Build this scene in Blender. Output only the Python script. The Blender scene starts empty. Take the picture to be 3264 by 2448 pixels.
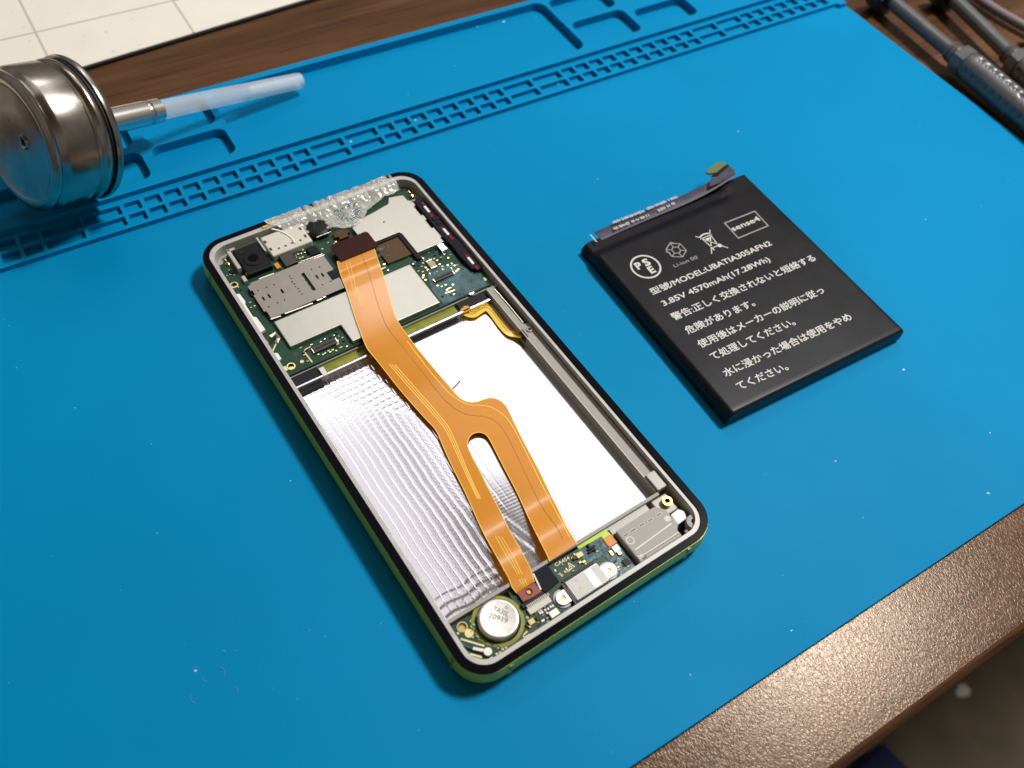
import bpy, math, random
from math import radians as RAD, sin, cos, pi, tau, exp, hypot
from mathutils import Vector, Matrix, noise
from mathutils.geometry import tessellate_polygon, delaunay_2d_cdt
random.seed(7)
S = 0.001                                   # everything below is written in millimetres
sc = bpy.context.scene
col = sc.collection

# ------------------------------------------------------------------ camera
CAM = Vector((-67.57, -118.69, 197.63))
RM = Matrix(((0.8511093541144056, 0.3829039866045413, -0.3591620865031673),
             (-0.5182619166973574, 0.7219732233379957, -0.45843129308995234),
             (0.08377023958507408, 0.5763151931237747, 0.8129227178118259)))
FPX = 2820.64
cd = bpy.data.cameras.new('camera'); cam = bpy.data.objects.new('camera', cd); col.objects.link(cam)
cam.matrix_world = Matrix.Translation(CAM * S) @ RM.to_4x4()
cd.sensor_width = 36.0; cd.lens = FPX / 3264 * 36.0
cd.clip_start = 0.01; cd.clip_end = 20.0
cd.dof.use_dof = True; cd.dof.focus_distance = 0.232; cd.dof.aperture_fstop = 15.0
sc.camera = cam

# ------------------------------------------------------------------ room light: dim surround, two lamps and unseen panels added for the foil's reflections
w = bpy.data.worlds.new('World'); sc.world = w; w.use_nodes = True
wn = w.node_tree.nodes; wl = w.node_tree.links
tc = wn.new('ShaderNodeTexCoord'); sx = wn.new('ShaderNodeSeparateXYZ'); wr = wn.new('ShaderNodeValToRGB')
wl.new(tc.outputs['Generated'], sx.inputs[0]); wl.new(sx.outputs['Z'], wr.inputs[0])
wr.color_ramp.elements[0].position = 0.0; wr.color_ramp.elements[0].color = (0.20, 0.155, 0.115, 1)
wr.color_ramp.elements[1].position = 0.42; wr.color_ramp.elements[1].color = (0.50, 0.47, 0.43, 1)
e = wr.color_ramp.elements.new(0.80); e.color = (0.125, 0.070, 0.028, 1)
wl.new(wr.outputs[0], wn['Background'].inputs[0]); wn['Background'].inputs[1].default_value = 0.53

def lamp(name, x, y, z, sx_, sy_, power, rot=0.0, colr=(1, 0.98, 0.95)):
    l = bpy.data.lights.new(name, 'AREA'); l.shape = 'RECTANGLE'; l.size = sx_; l.size_y = sy_
    l.energy = power; l.color = colr
    o = bpy.data.objects.new(name, l); col.objects.link(o)
    o.location = (x, y, z); o.rotation_euler = (0, 0, RAD(rot)); return o
lamp('desk_lamp', 0.61, 0.02, 1.0, 0.17, 0.22, 16.5, 8)
lamp('ceiling_lamp', 0.60, 1.24, 1.50, 0.30, 0.18, 2.3, 0)
lamp('reflection_panel', 0.78, 0.905, 1.51, 0.40, 1.15, 2.0, 0, (0.97, 0.97, 1.0))  # unseen panels, shaped to give the foil its white reflection
lamp('reflection_panel', 0.505, 1.055, 1.51, 0.15, 0.85, 0.62, 0, (0.97, 0.97, 1.0))
lamp('reflection_panel', 0.115, 1.215, 1.51, 0.63, 0.53, 1.5, 0, (0.97, 0.97, 1.0))
lamp('reflection_panel', 0.07, 0.635, 1.51, 0.58, 0.62, 0.95, 0, (0.97, 0.97, 1.0))
sc.view_settings.view_transform = 'Standard'; sc.view_settings.look = 'None'
sc.view_settings.exposure = 0.0; sc.view_settings.gamma = 1.0

# ------------------------------------------------------------------ measuring: photograph pixel + height -> place in the room
def at(u, v, z=0.0):
    r = RM @ Vector((u - 1632, -(v - 1224), -FPX)); t = (z - CAM.z) / r.z
    return CAM + r * t
TH = RAD(2.8986); EX = Vector((cos(TH), sin(TH))); EY = Vector((-sin(TH), cos(TH)))
ZO = {1: (600, 500, 3.6867), 2: (1050, 500, 3.6867), 3: (700, 850, 3.6867), 4: (1200, 850, 3.6867),
      5: (1380, 1700, 3.6867), 6: (1750, 1480, 3.6867), 7: (1600, 1000, 3.6867), 8: (1400, 1200, 3.6867),
      9: (900, 1150, 2.765), 10: (1150, 1450, 3.6867)}
def ph(n, x, y, z):                          # place in the phone's own axes
    o = ZO[n]; p = at(o[0] + x / o[2], o[1] + y / o[2], z)
    return (p.x * EX.x + p.y * EX.y, p.x * EY.x + p.y * EY.y)

# ------------------------------------------------------------------ materials
def M(name, rgb, rough=0.5, metal=0.0, var=0.0, vscale=60, bump=0.0, bscale=800, bdist=0.1, coat=0.0, spec=0.5,
      trans=0.0, stretch=(1, 1, 1), dark=None, detail=3, sss=0.0, alpha=1.0, ior=1.45):
    m = bpy.data.materials.new(name); m.use_nodes = True
    n = m.node_tree.nodes; l = m.node_tree.links; b = n['Principled BSDF']
    b.inputs['Base Color'].default_value = (*rgb, 1); b.inputs['Roughness'].default_value = rough
    b.inputs['Metallic'].default_value = metal; b.inputs['Coat Weight'].default_value = coat
    b.inputs['Coat Roughness'].default_value = 0.08
    b.inputs['Specular IOR Level'].default_value = spec; b.inputs['Transmission Weight'].default_value = trans
    b.inputs['Alpha'].default_value = alpha; b.inputs['IOR'].default_value = ior
    if sss: b.inputs['Subsurface Weight'].default_value = sss; b.inputs['Subsurface Scale'].default_value = 0.002
    t = n.new('ShaderNodeTexCoord'); mp = n.new('ShaderNodeMapping'); mp.inputs['Scale'].default_value = stretch
    l.new(t.outputs['Object'], mp.inputs[0])
    if var:
        no = n.new('ShaderNodeTexNoise'); no.inputs['Scale'].default_value = vscale; no.inputs['Detail'].default_value = detail + 3
        no.inputs['Roughness'].default_value = 0.62
        l.new(mp.outputs[0], no.inputs['Vector'])
        r = n.new('ShaderNodeValToRGB'); r.color_ramp.elements[0].position = 0.30; r.color_ramp.elements[1].position = 0.70
        d = dark if dark else tuple(c * (1 - var) for c in rgb)
        r.color_ramp.elements[0].color = (*d, 1); r.color_ramp.elements[1].color = (*[min(1, c * (1 + var * 0.6)) for c in rgb], 1)
        l.new(no.outputs[0], r.inputs[0]); l.new(r.outputs[0], b.inputs['Base Color'])
        mr = n.new('ShaderNodeMapRange'); mr.inputs['To Min'].default_value = max(0, rough - 0.08); mr.inputs['To Max'].default_value = min(1, rough + 0.10)
        l.new(no.outputs[0], mr.inputs[0]); l.new(mr.outputs[0], b.inputs['Roughness'])
    if bump:
        nb = n.new('ShaderNodeTexNoise'); nb.inputs['Scale'].default_value = bscale; nb.inputs['Detail'].default_value = detail
        l.new(mp.outputs[0], nb.inputs['Vector'])
        bp = n.new('ShaderNodeBump'); bp.inputs['Strength'].default_value = bump; bp.inputs['Distance'].default_value = bdist * S
        l.new(nb.outputs[0], bp.inputs['Height']); l.new(bp.outputs[0], b.inputs['Normal'])
    return m

def wood_material():
    m = bpy.data.materials.new('walnut_laminate'); m.use_nodes = True
    n = m.node_tree.nodes; l = m.node_tree.links; b = n['Principled BSDF']
    t = n.new('ShaderNodeTexCoord')
    mp = n.new('ShaderNodeMapping'); mp.inputs['Scale'].default_value = (3.0, 42.0, 1)
    l.new(t.outputs['Object'], mp.inputs[0])
    wv = n.new('ShaderNodeTexNoise'); wv.inputs['Scale'].default_value = 1.6; wv.inputs['Detail'].default_value = 9; wv.inputs['Distortion'].default_value = 0.8
    l.new(mp.outputs[0], wv.inputs['Vector'])
    r = n.new('ShaderNodeValToRGB'); el = r.color_ramp.elements
    el[0].position = 0.28; el[0].color = (0.048, 0.020, 0.0085, 1); el[1].position = 0.72; el[1].color = (0.145, 0.072, 0.036, 1)
    x = el.new(0.5); x.color = (0.086, 0.040, 0.019, 1)
    l.new(wv.outputs[0], r.inputs[0])
    mp2 = n.new('ShaderNodeMapping'); mp2.inputs['Scale'].default_value = (28, 900, 1); l.new(t.outputs['Object'], mp2.inputs[0])
    g = n.new('ShaderNodeTexNoise'); g.inputs['Scale'].default_value = 1.0; g.inputs['Detail'].default_value = 2; l.new(mp2.outputs[0], g.inputs['Vector'])
    gr = n.new('ShaderNodeValToRGB'); gr.color_ramp.elements[0].position = 0.30; gr.color_ramp.elements[0].color = (0.45, 0.45, 0.45, 1)
    gr.color_ramp.elements[1].position = 0.44; gr.color_ramp.elements[1].color = (1, 1, 1, 1)
    l.new(g.outputs[0], gr.inputs[0])
    mx = n.new('ShaderNodeMix'); mx.data_type = 'RGBA'; mx.blend_type = 'MULTIPLY'; mx.inputs[0].default_value = 1.0
    l.new(r.outputs[0], mx.inputs[6]); l.new(gr.outputs[0], mx.inputs[7]); l.new(mx.outputs[2], b.inputs['Base Color'])
    b.inputs['Roughness'].default_value = 0.22; b.inputs['Specular IOR Level'].default_value = 0.27; b.inputs['Specular Tint'].default_value = (1.0, 0.80, 0.64, 1)
    lt = n.new('ShaderNodeTexNoise'); lt.inputs['Scale'].default_value = 1750; lt.inputs['Detail'].default_value = 1.5; lt.inputs['Distortion'].default_value = 1.3
    mp3 = n.new('ShaderNodeMapping'); mp3.inputs['Scale'].default_value = (1.0, 0.55, 1); mp3.inputs['Rotation'].default_value = (0, 0, RAD(-25))
    l.new(t.outputs['Object'], mp3.inputs[0]); l.new(mp3.outputs[0], lt.inputs['Vector'])
    lr = n.new('ShaderNodeValToRGB'); lr.color_ramp.elements[0].position = 0.36; lr.color_ramp.elements[1].position = 0.62
    l.new(lt.outputs[0], lr.inputs[0])
    bp = n.new('ShaderNodeBump'); bp.inputs['Strength'].default_value = 0.40; bp.inputs['Distance'].default_value = 0.036 * S
    l.new(lr.outputs[0], bp.inputs['Height']); l.new(bp.outputs[0], b.inputs['Normal'])
    return m

def mat_material():
    m = bpy.data.materials.new('blue_silicone'); m.use_nodes = True
    n = m.node_tree.nodes; l = m.node_tree.links; b = n['Principled BSDF']
    t = n.new('ShaderNodeTexCoord')
    a = n.new('ShaderNodeTexNoise'); a.inputs['Scale'].default_value = 9; a.inputs['Detail'].default_value = 5; l.new(t.outputs['Object'], a.inputs['Vector'])
    r = n.new('ShaderNodeValToRGB'); r.color_ramp.elements[0].position = 0.3; r.color_ramp.elements[0].color = (0.0001, 0.202, 0.422, 1)
    r.color_ramp.elements[1].position = 0.72; r.color_ramp.elements[1].color = (0.0002, 0.236, 0.488, 1)
    l.new(a.outputs[0], r.inputs[0]); l.new(r.outputs[0], b.inputs['Base Color'])
    a2 = n.new('ShaderNodeTexNoise'); a2.inputs['Scale'].default_value = 26; a2.inputs['Detail'].default_value = 7; l.new(t.outputs['Object'], a2.inputs['Vector'])
    mr = n.new('ShaderNodeMapRange'); mr.inputs['To Min'].default_value = 0.46; mr.inputs['To Max'].default_value = 0.62
    l.new(a2.outputs[0], mr.inputs[0]); l.new(mr.outputs[0], b.inputs['Roughness'])
    b.inputs['Specular IOR Level'].default_value = 0.06
    f = n.new('ShaderNodeTexNoise'); f.inputs['Scale'].default_value = 2600; f.inputs['Detail'].default_value = 2; l.new(t.outputs['Object'], f.inputs['Vector'])
    bp = n.new('ShaderNodeBump'); bp.inputs['Strength'].default_value = 0.55; bp.inputs['Distance'].default_value = 0.05 * S
    l.new(f.outputs[0], bp.inputs['Height']); l.new(bp.outputs[0], b.inputs['Normal'])
    return m

m_wood = wood_material(); m_mat = mat_material()
m_floor = M('floor_vinyl', (0.14, 0.11, 0.068), 0.6, var=0.35, vscale=16, bump=0.2, bscale=60, bdist=1)
m_navy = M('navy_fabric', (0.012, 0.018, 0.075), 0.9, var=0.2, vscale=300, bump=0.5, bscale=1500, bdist=0.5)
m_white_board = M('white_board_face', (0.79, 0.75, 0.66), 0.55, var=0.03, vscale=70)
m_board_line = M('board_line_ink', (0.50, 0.46, 0.40), 0.6)
m_board_stain = M('board_smudge', (0.66, 0.64, 0.54), 0.6)
m_black_rub = M('black_rubber', (0.006, 0.006, 0.007), 0.6)
m_steel = M('tin_steel', (0.40, 0.365, 0.32), 0.22, 1.0, var=0.35, vscale=75, bump=0.16, bscale=190, bdist=0.25, detail=4)
m_ferr = M('ferrule_metal', (0.82, 0.79, 0.74), 0.25, 1.0, bump=0.05, bscale=400)
m_tube = M('milky_tube', (0.80, 0.86, 0.90), 0.42, alpha=0.48, trans=0.3, bump=0.06, bscale=300, ior=1.25)
m_drv = M('dark_grey_metal', (0.150, 0.150, 0.152), 0.36, 0.55, var=0.15, vscale=200)
m_knob = M('teal_black_knob', (0.004, 0.018, 0.030), 0.35)
m_knobw = M('knob_glint', (0.30, 0.30, 0.27), 0.5)  # pale tone painted for the glint on the cap
m_bumper = M('lime_anodised_frame', (0.36, 0.47, 0.022), 0.34, 0.12, var=0.08, vscale=120, coat=0.12)
m_rim = M('black_gasket', (0.0035, 0.0035, 0.006), 0.22, spec=0.04)
m_grey = M('grey_magnesium', (0.37, 0.355, 0.325), 0.42, 0.12, var=0.10, vscale=260, bump=0.12, bscale=1500, bdist=0.05)
m_greyd = M('grey_plastic', (0.33, 0.32, 0.29), 0.52, var=0.06, vscale=200, bump=0.1, bscale=1800, bdist=0.04)
m_lip = M('pale_lip', (0.48, 0.465, 0.43), 0.45, 0.1, var=0.14, vscale=330)
m_foil = M('mirror_foil', (0.90, 0.88, 0.93), 0.13, 1.0, bump=0.07, bscale=1500, bdist=0.04, detail=4)
m_pcb = M('green_solder_mask', (0.007, 0.050, 0.026), 0.38, var=0.35, vscale=260, spec=0.35)
m_pcbw = M('green_board_with_resin', (0.055, 0.125, 0.135), 0.28, var=0.6, vscale=330, spec=0.35, bump=0.5, bscale=900, bdist=0.15, dark=(0.006, 0.040, 0.034))
m_resin = M('clear_resin_coat', (0.60, 0.72, 0.75), 0.15, trans=0.9, bump=0.8, bscale=1100, bdist=0.2, ior=1.4)
m_shield = M('stamped_shield', (0.50, 0.48, 0.425), 0.36, 0.80, var=0.09, vscale=110, bump=0.10, bscale=200, bdist=0.25)
m_sim = M('brushed_tray_steel', (0.31, 0.28, 0.25), 0.40, 0.80, var=0.14, vscale=150)
m_edge = M('polished_edge', (0.95, 0.88, 0.68), 0.14, 1.0)
m_hole = M('dark_opening', (0.004, 0.004, 0.005), 0.7)
m_chip = M('chip_epoxy', (0.008, 0.008, 0.010), 0.42, spec=0.2)
m_chipb = M('connector_brown', (0.050, 0.040, 0.038), 0.45)
m_gold = M('gold_plate', (0.85, 0.66, 0.30), 0.22, 1.0)
m_cap = M('ceramic_part', (0.42, 0.33, 0.25), 0.4)
m_tin = M('solder_end', (0.75, 0.74, 0.70), 0.25, 0.9)
m_cream = M('cream_part', (0.62, 0.58, 0.50), 0.5, var=0.04, vscale=300)
m_white = M('white_plastic', (0.78, 0.77, 0.76), 0.4)
m_red = M('dark_red_part', (0.22, 0.006, 0.014), 0.4, spec=0.2)
m_flex = M('amber_polyimide', (0.64, 0.245, 0.014), 0.24, var=0.08, vscale=35, coat=0.25, spec=0.45)
m_trace = M('flex_trace', (1.0, 0.66, 0.11), 0.25, 0.0)  # trace gold, used too for the painted glow of the flex edges
m_tracev = M('flex_seam', (0.30, 0.11, 0.012), 0.4)
m_stiff = M('maroon_stiffener', (0.034, 0.006, 0.005), 0.35, spec=0.12)
m_stiff2 = M('brick_stiffener', (0.27, 0.045, 0.025), 0.35, coat=0.4)
m_brown = M('brown_flex', (0.085, 0.040, 0.012), 0.3, var=0.3, vscale=200, spec=0.2)
m_yflex = M('yellow_flex', (0.80, 0.52, 0.02), 0.25, coat=0.5)
m_olive = M('olive_case', (0.23, 0.25, 0.015), 0.35, var=0.3, vscale=300)
m_coin = M('coin_steel', (0.60, 0.57, 0.53), 0.33, 0.85, var=0.12, vscale=320)
m_coinink = M('coin_ink', (0.10, 0.085, 0.085), 0.5)
m_steelw = M('bright_bracket', (0.80, 0.79, 0.80), 0.18, 0.95)
m_lug = M('silver_lug', (0.90, 0.89, 0.87), 0.30, 0.5)
m_foam = M('black_foam_pad', (0.014, 0.013, 0.022), 0.75, spec=0.2, bump=0.2, bscale=900)
m_brass = M('brass', (0.80, 0.62, 0.17), 0.22, 1.0)
m_silk = M('silk_print', (0.78, 0.66, 0.30), 0.5)
m_batt = M('black_wrap', (0.0068, 0.0064, 0.0088), 0.36, spec=0.24, var=0.12, vscale=90, bump=0.10, bscale=240, bdist=0.15)
m_bflex = M('grey_violet_flex', (0.060, 0.053, 0.085), 0.48, var=0.5, vscale=120, spec=0.3)
m_green = M('olive_terminal', (0.11, 0.14, 0.035), 0.5)
m_ink = M('pale_print', (0.60, 0.59, 0.55), 0.55)
m_inkd = M('grey_print', (0.32, 0.315, 0.31), 0.55)
m_film = M('crinkled_clear_film', (0.96, 0.95, 0.88), 0.24, trans=0.45, bump=0.05, bscale=500, bdist=0.3, alpha=0.40, coat=0.4, detail=2)
m_dust = M('white_dust', (0.75, 0.80, 0.84), 0.8)
m_orange = M('orange_plastic', (0.50, 0.22, 0.03), 0.4)
m_scuff = M('scuffed_silicone', (0.008, 0.235, 0.50), 0.35)
m_cable = M('grey_cable', (0.16, 0.14, 0.15), 0.5)
m_dkbox = M('dark_case', (0.022, 0.018, 0.017), 0.6)
m_blue = M('blue_grey_wire', (0.035, 0.075, 0.13), 0.4)

# ------------------------------------------------------------------ mesh helpers
class MB:
    def __init__(s): s.v = []; s.f = []; s.sm = []
    def add(s, vs, fs, smooth=False):
        k = len(s.v); s.v += [tuple(v) for v in vs]; s.f += [tuple(i + k for i in f) for f in fs]; s.sm += [smooth] * len(fs); return s
    def box(s, x0, x1, y0, y1, z0, z1):
        x0, x1 = min(x0, x1), max(x0, x1); y0, y1 = min(y0, y1), max(y0, y1); z0, z1 = min(z0, z1), max(z0, z1)
        return s.add([(x0, y0, z0), (x1, y0, z0), (x1, y1, z0), (x0, y1, z0), (x0, y0, z1), (x1, y0, z1), (x1, y1, z1), (x0, y1, z1)],
                     [(0, 3, 2, 1), (4, 5, 6, 7), (0, 1, 5, 4), (1, 2, 6, 5), (2, 3, 7, 6), (3, 0, 4, 7)])
    def plate(s, loops, z0, z1):
        flat = [p for lp in loops for p in lp]
        tri = tessellate_polygon([[Vector((p[0], p[1], 0)) for p in lp] for lp in loops])
        n = len(flat); vs = [(p[0], p[1], z1) for p in flat] + [(p[0], p[1], z0) for p in flat]; fs = []
        for a, b, c in tri:
            A, B, C = flat[a], flat[b], flat[c]
            if (B[0] - A[0]) * (C[1] - A[1]) - (B[1] - A[1]) * (C[0] - A[0]) < 0: b, c = c, b
            fs += [(a, b, c), (a + n, c + n, b + n)]
        k = 0
        for li, lp in enumerate(loops):
            ar = sum(lp[i][0] * lp[(i + 1) % len(lp)][1] - lp[(i + 1) % len(lp)][0] * lp[i][1] for i in range(len(lp)))
            ccw = (ar > 0) == (li == 0); m = len(lp)
            for i in range(m):
                a, b = k + i, k + (i + 1) % m
                fs.append((a + n, b + n, b, a) if ccw else (b + n, a + n, a, b))
            k += m
        return s.add(vs, fs)
    def cyl(s, x, y, z0, z1, r, n=20, r2=None, smooth=False):
        r2 = r if r2 is None else r2
        vs = [(x + r * cos(tau * i / n), y + r * sin(tau * i / n), z0) for i in range(n)] + [(x + r2 * cos(tau * i / n), y + r2 * sin(tau * i / n), z1) for i in range(n)]
        fs = [(i, (i + 1) % n, n + (i + 1) % n, n + i) for i in range(n)]
        s.add(vs, fs, smooth); s.add(vs[n:], [tuple(range(n))]); return s.add(vs[:n], [tuple(reversed(range(n)))])
    def lathe(s, org, d, prof, n=48, smooth=True, caps=True):
        d = Vector(d).normalized(); u = d.cross(Vector((0, 0, 1))); u = u.normalized() if u.length > 1e-6 else Vector((1, 0, 0)); q = d.cross(u); org = Vector(org)
        vs = []
        for t, r in prof:
            for i in range(n): vs.append(org + d * t + (u * cos(tau * i / n) + q * sin(tau * i / n)) * r)
        fs = []
        for k in range(len(prof) - 1):
            for i in range(n): j = (i + 1) % n; fs.append((k * n + i, (k + 1) * n + i, (k + 1) * n + j, k * n + j))
        s.add(vs, fs, smooth)
        if caps:
            s.add(vs[:n], [tuple(range(n))]); s.add(vs[-n:], [tuple(reversed(range(n)))])
        return s
    def ribbon(s, pts, wd, th=0.04):
        P = [Vector(p) for p in pts]; vs = []
        for i, p in enumerate(P):
            t = (P[min(i + 1, len(P) - 1)] - P[max(i - 1, 0)]); t.z = 0; t.normalize(); nn = Vector((-t.y, t.x, 0)) * wd / 2
            vs += [p + nn, p - nn, p - nn + Vector((0, 0, th)), p + nn + Vector((0, 0, th))]
        fs = []
        for i in range(len(P) - 1):
            a = i * 4; b = a + 4
            for k in range(4): fs.append((a + k, a + (k + 1) % 4, b + (k + 1) % 4, b + k))
        fs += [(3, 2, 1, 0), tuple(len(vs) - 4 + k for k in range(4))]
        return s.add(vs, fs)
    def tube(s, pts, r, n=10):
        P = [Vector(p) for p in pts]; vs = []
        for i, p in enumerate(P):
            t = (P[min(i + 1, len(P) - 1)] - P[max(i - 1, 0)]).normalized(); u = t.cross(Vector((0, 0, 1))); u = u.normalized() if u.length > 1e-5 else Vector((1, 0, 0)); q = t.cross(u)
            vs += [p + (u * cos(tau * k / n) + q * sin(tau * k / n)) * r for k in range(n)]
        fs = [(i * n + k, i * n + (k + 1) % n, (i + 1) * n + (k + 1) % n, (i + 1) * n + k) for i in range(len(P) - 1) for k in range(n)]
        fs += [tuple(range(n)), tuple(reversed(range(len(vs) - n, len(vs))))]
        return s.add(vs, fs, True)
    def build(s, name, mt, parent=None, bevel=0.0, seg=2):
        me = bpy.data.meshes.new(name)
        me.from_pydata([(x * S, y * S, z * S) for x, y, z in s.v], [], s.f); me.validate()
        import bmesh
        bm = bmesh.new(); bm.from_mesh(me); bmesh.ops.remove_doubles(bm, verts=bm.verts, dist=1e-7)
        bmesh.ops.recalc_face_normals(bm, faces=bm.faces); bm.to_mesh(me); bm.free()
        if any(s.sm):
            me.polygons.foreach_set('use_smooth', [True] * len(me.polygons)); me.set_sharp_from_angle(angle=RAD(38))
        me.materials.append(mt)
        o = bpy.data.objects.new(name, me); col.objects.link(o)
        if parent: o.parent = parent
        if bevel:
            b = o.modifiers.new('bevel', 'BEVEL'); b.width = bevel * S; b.segments = seg; b.limit_method = 'ANGLE'; b.angle_limit = RAD(40); b.harden_normals = False
        return o
def box(name, x0, x1, y0, y1, z0, z1, mt, parent=None, bevel=0.0): return MB().box(x0, x1, y0, y1, z0, z1).build(name, mt, parent, bevel)
def thing(name, label, cat, loc=(0, 0, 0), rz=0.0, group=None):
    o = bpy.data.objects.new(name, None); col.objects.link(o); o.empty_display_size = 0.01
    o.location = tuple(c * S for c in loc); o.rotation_euler = (0, 0, rz); return tag(o, label, cat, group)
def tag(o, label, cat, group=None):
    o['label'] = label; o['category'] = cat
    if group: o['group'] = group
    return o
def kind(o, k): o['kind'] = k; return o
def copy_tree(o, parent=None):
    c = o.copy(); col.objects.link(c); c.parent = parent
    for ch in list(o.children): copy_tree(ch, c)
    return c
def rrect(x0, x1, y0, y1, r, n=8, radii=None):
    R4 = radii or [r] * 4; out = []                     # order: BL, BR, TR, TL
    for (cx, cy, a0, rr) in ((x0 + R4[0], y0 + R4[0], 180, R4[0]), (x1 - R4[1], y0 + R4[1], 270, R4[1]), (x1 - R4[2], y1 - R4[2], 0, R4[2]), (x0 + R4[3], y1 - R4[3], 90, R4[3])):
        for i in range(n + 1):
            a = RAD(a0 + 90 * i / n); out.append((cx + rr * cos(a), cy + rr * sin(a)))
    return out
def circ(x, y, r, n=16): return [(x + r * cos(tau * i / n), y + r * sin(tau * i / n)) for i in range(n)]
def smooth_line(pts, sub=6):
    P = [Vector(p) for p in pts]; out = []
    for i in range(len(P) - 1):
        a, b, c, d = P[max(i - 1, 0)], P[i], P[i + 1], P[min(i + 2, len(P) - 1)]
        for k in range(sub):
            t = k / sub; out.append(0.5 * ((2 * b) + (c - a) * t + (2 * a - 5 * b + 4 * c - d) * t * t + (3 * b - a - 3 * c + d) * t ** 3))
    out.append(P[-1]); return out
def text(name, body, mt, parent, p0, p1, h, z, italic=0.0, thick=0.0, bold=0.0):
    """flat lettering whose baseline runs p0 -> p1 and whose tallest glyph is h high"""
    c = bpy.data.curves.new(name, 'FONT'); c.body = body; c.size = 1.0; c.resolution_u = 3; c.offset = thick; c.shear = italic
    o = bpy.data.objects.new(name, c); col.objects.link(o)
    dg = bpy.context.evaluated_depsgraph_get(); me = bpy.data.meshes.new_from_object(o.evaluated_get(dg)); bpy.data.objects.remove(o)
    xs = [v.co.x for v in me.vertices]; ys = [v.co.y for v in me.vertices]
    if not xs: return None
    x0, x1, y0, y1 = min(xs), max(xs), min(ys), max(ys)
    d = Vector((p1[0] - p0[0], p1[1] - p0[1])); L = d.length; d.normalize(); nn = Vector((-d.y, d.x))
    kx = L / (x1 - x0); ky = h / (y1 - y0)
    for v in me.vertices:
        a = (v.co.x - x0) * kx; b = (v.co.y - y0) * ky
        v.co = Vector(((p0[0] + d.x * a + nn.x * b) * S, (p0[1] + d.y * a + nn.y * b) * S, z * S))
    if bold:
        vs = [v.co.copy() for v in me.vertices]; fs = [tuple(p.vertices) for p in me.polygons]; n = len(vs); V = []; F = []
        for k, (a, b) in enumerate(((0, 0), (bold, 0), (0, bold), (bold, bold))):
            V += [v + Vector((a * S, b * S, k * 0.0015 * S)) for v in vs]; F += [tuple(i + n * k for i in f) for f in fs]
        me = bpy.data.meshes.new(name); me.from_pydata(V, [], F)
    me.materials.clear(); me.materials.append(mt)
    o = bpy.data.objects.new(name, me); col.objects.link(o); o.parent = parent; return o
def sharp_border(me):
    cnt = {}
    for p in me.polygons:
        for k in p.edge_keys: cnt[k] = cnt.get(k, 0) + 1
    for e in me.edges:
        if cnt.get(tuple(sorted(e.vertices)), 0) == 1: e.use_edge_sharp = True
def inside(pt, poly):
    x, y = pt; r = False; j = len(poly) - 1
    for i in range(len(poly)):
        xi, yi = poly[i]; xj, yj = poly[j]
        if (yi > y) != (yj > y) and x < (xj - xi) * (y - yi) / (yj - yi) + xi: r = not r
        j = i
    return r
def draped(poly, zf, step, th, name, mt, parent):
    """sheet of thickness th whose outline is poly and whose height is zf(x, y)"""
    B = []
    for i, p in enumerate(poly):
        q = poly[(i + 1) % len(poly)]; d = hypot(q[0] - p[0], q[1] - p[1]); k = max(1, int(d / step))
        B += [(p[0] + (q[0] - p[0]) * t / k, p[1] + (q[1] - p[1]) * t / k) for t in range(k)]
    V = list(B); xs = [p[0] for p in B]; ys = [p[1] for p in B]
    y = min(ys)
    while y < max(ys):
        x = min(xs)
        while x < max(xs):
            if inside((x, y), poly) and min((x - b[0]) ** 2 + (y - b[1]) ** 2 for b in B) > (0.55 * step) ** 2: V.append((x, y))
            x += step
        y += step
    n = len(B)
    ov, oe, of, *_ = delaunay_2d_cdt([Vector(v) for v in V], [(i, (i + 1) % n) for i in range(n)], [], 0, 1e-5)
    fs = []
    for f in of:
        cx = sum(ov[i].x for i in f) / 3; cy = sum(ov[i].y for i in f) / 3
        if inside((cx, cy), poly): fs.append(tuple(f))
    m = MB(); m.add([(v.x, v.y, zf(v.x, v.y)) for v in ov], fs, True)
    o = m.build(name, mt, parent)
    if sum(p.normal.z for p in o.data.polygons) < 0: o.data.flip_normals()
    sharp_border(o.data)
    sol = o.modifiers.new('thickness', 'SOLIDIFY'); sol.thickness = th * S; sol.offset = -1
    return o

# ================================================================== SETTING
me = MB().plate([[(-460, -128.3), (900, -128.3), (900, 900), (-460, 900)]], -27, -2.0)
desk = kind(me.build('desk_top', m_wood, None, 2.4, 5), 'structure')
fl = kind(MB().box(-2500, 3200, -2500, 3200, -760, -740).build('floor', m_floor), 'structure')

# ================================================================== MAT
MAT = thing('repair_mat', 'large bright blue silicone repair mat with moulded cells and trays, lying on the brown desk', 'mat', (0, 0, -2))
ZM = 2.0                                                     # the mat's own base is at room z = -2
def zz(z): return z + ZM
MB().plate([rrect(-190, 244.2, -104.3, 146.0, 6)], 0, zz(0)).build('work_surface', m_mat, MAT, 0.5, 3)
div = [-99.9, -93.8, -87.7, -81.6, -75.5, -63.4, -51.3] + [-51.3 + 6.1 * k for k in range(1, 11)] + [21.9] + [34.2 + 6.22 * k for k in range(9)] + [96.4, 109.0] + [109.0 + 6.2 * k for k in range(1, 11)] + [183.5, 196.0] + [196.0 + 6.2 * k for k in range(1, 8)]
HR = 1.5; HS = 3.2
shr = lambda x, z: x - z * (x + 67.6) / 197.6
cells = []
for a, b in zip(div[:-1], div[1:]):
    xa, xb = shr(a, HR) + 0.60, shr(b, HR) - 0.60
    for y0, y1 in ((95.3, 99.1), (100.4, 104.3)): cells.append(rrect(xa, xb, y0, y1, 0.35, 2))
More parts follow.
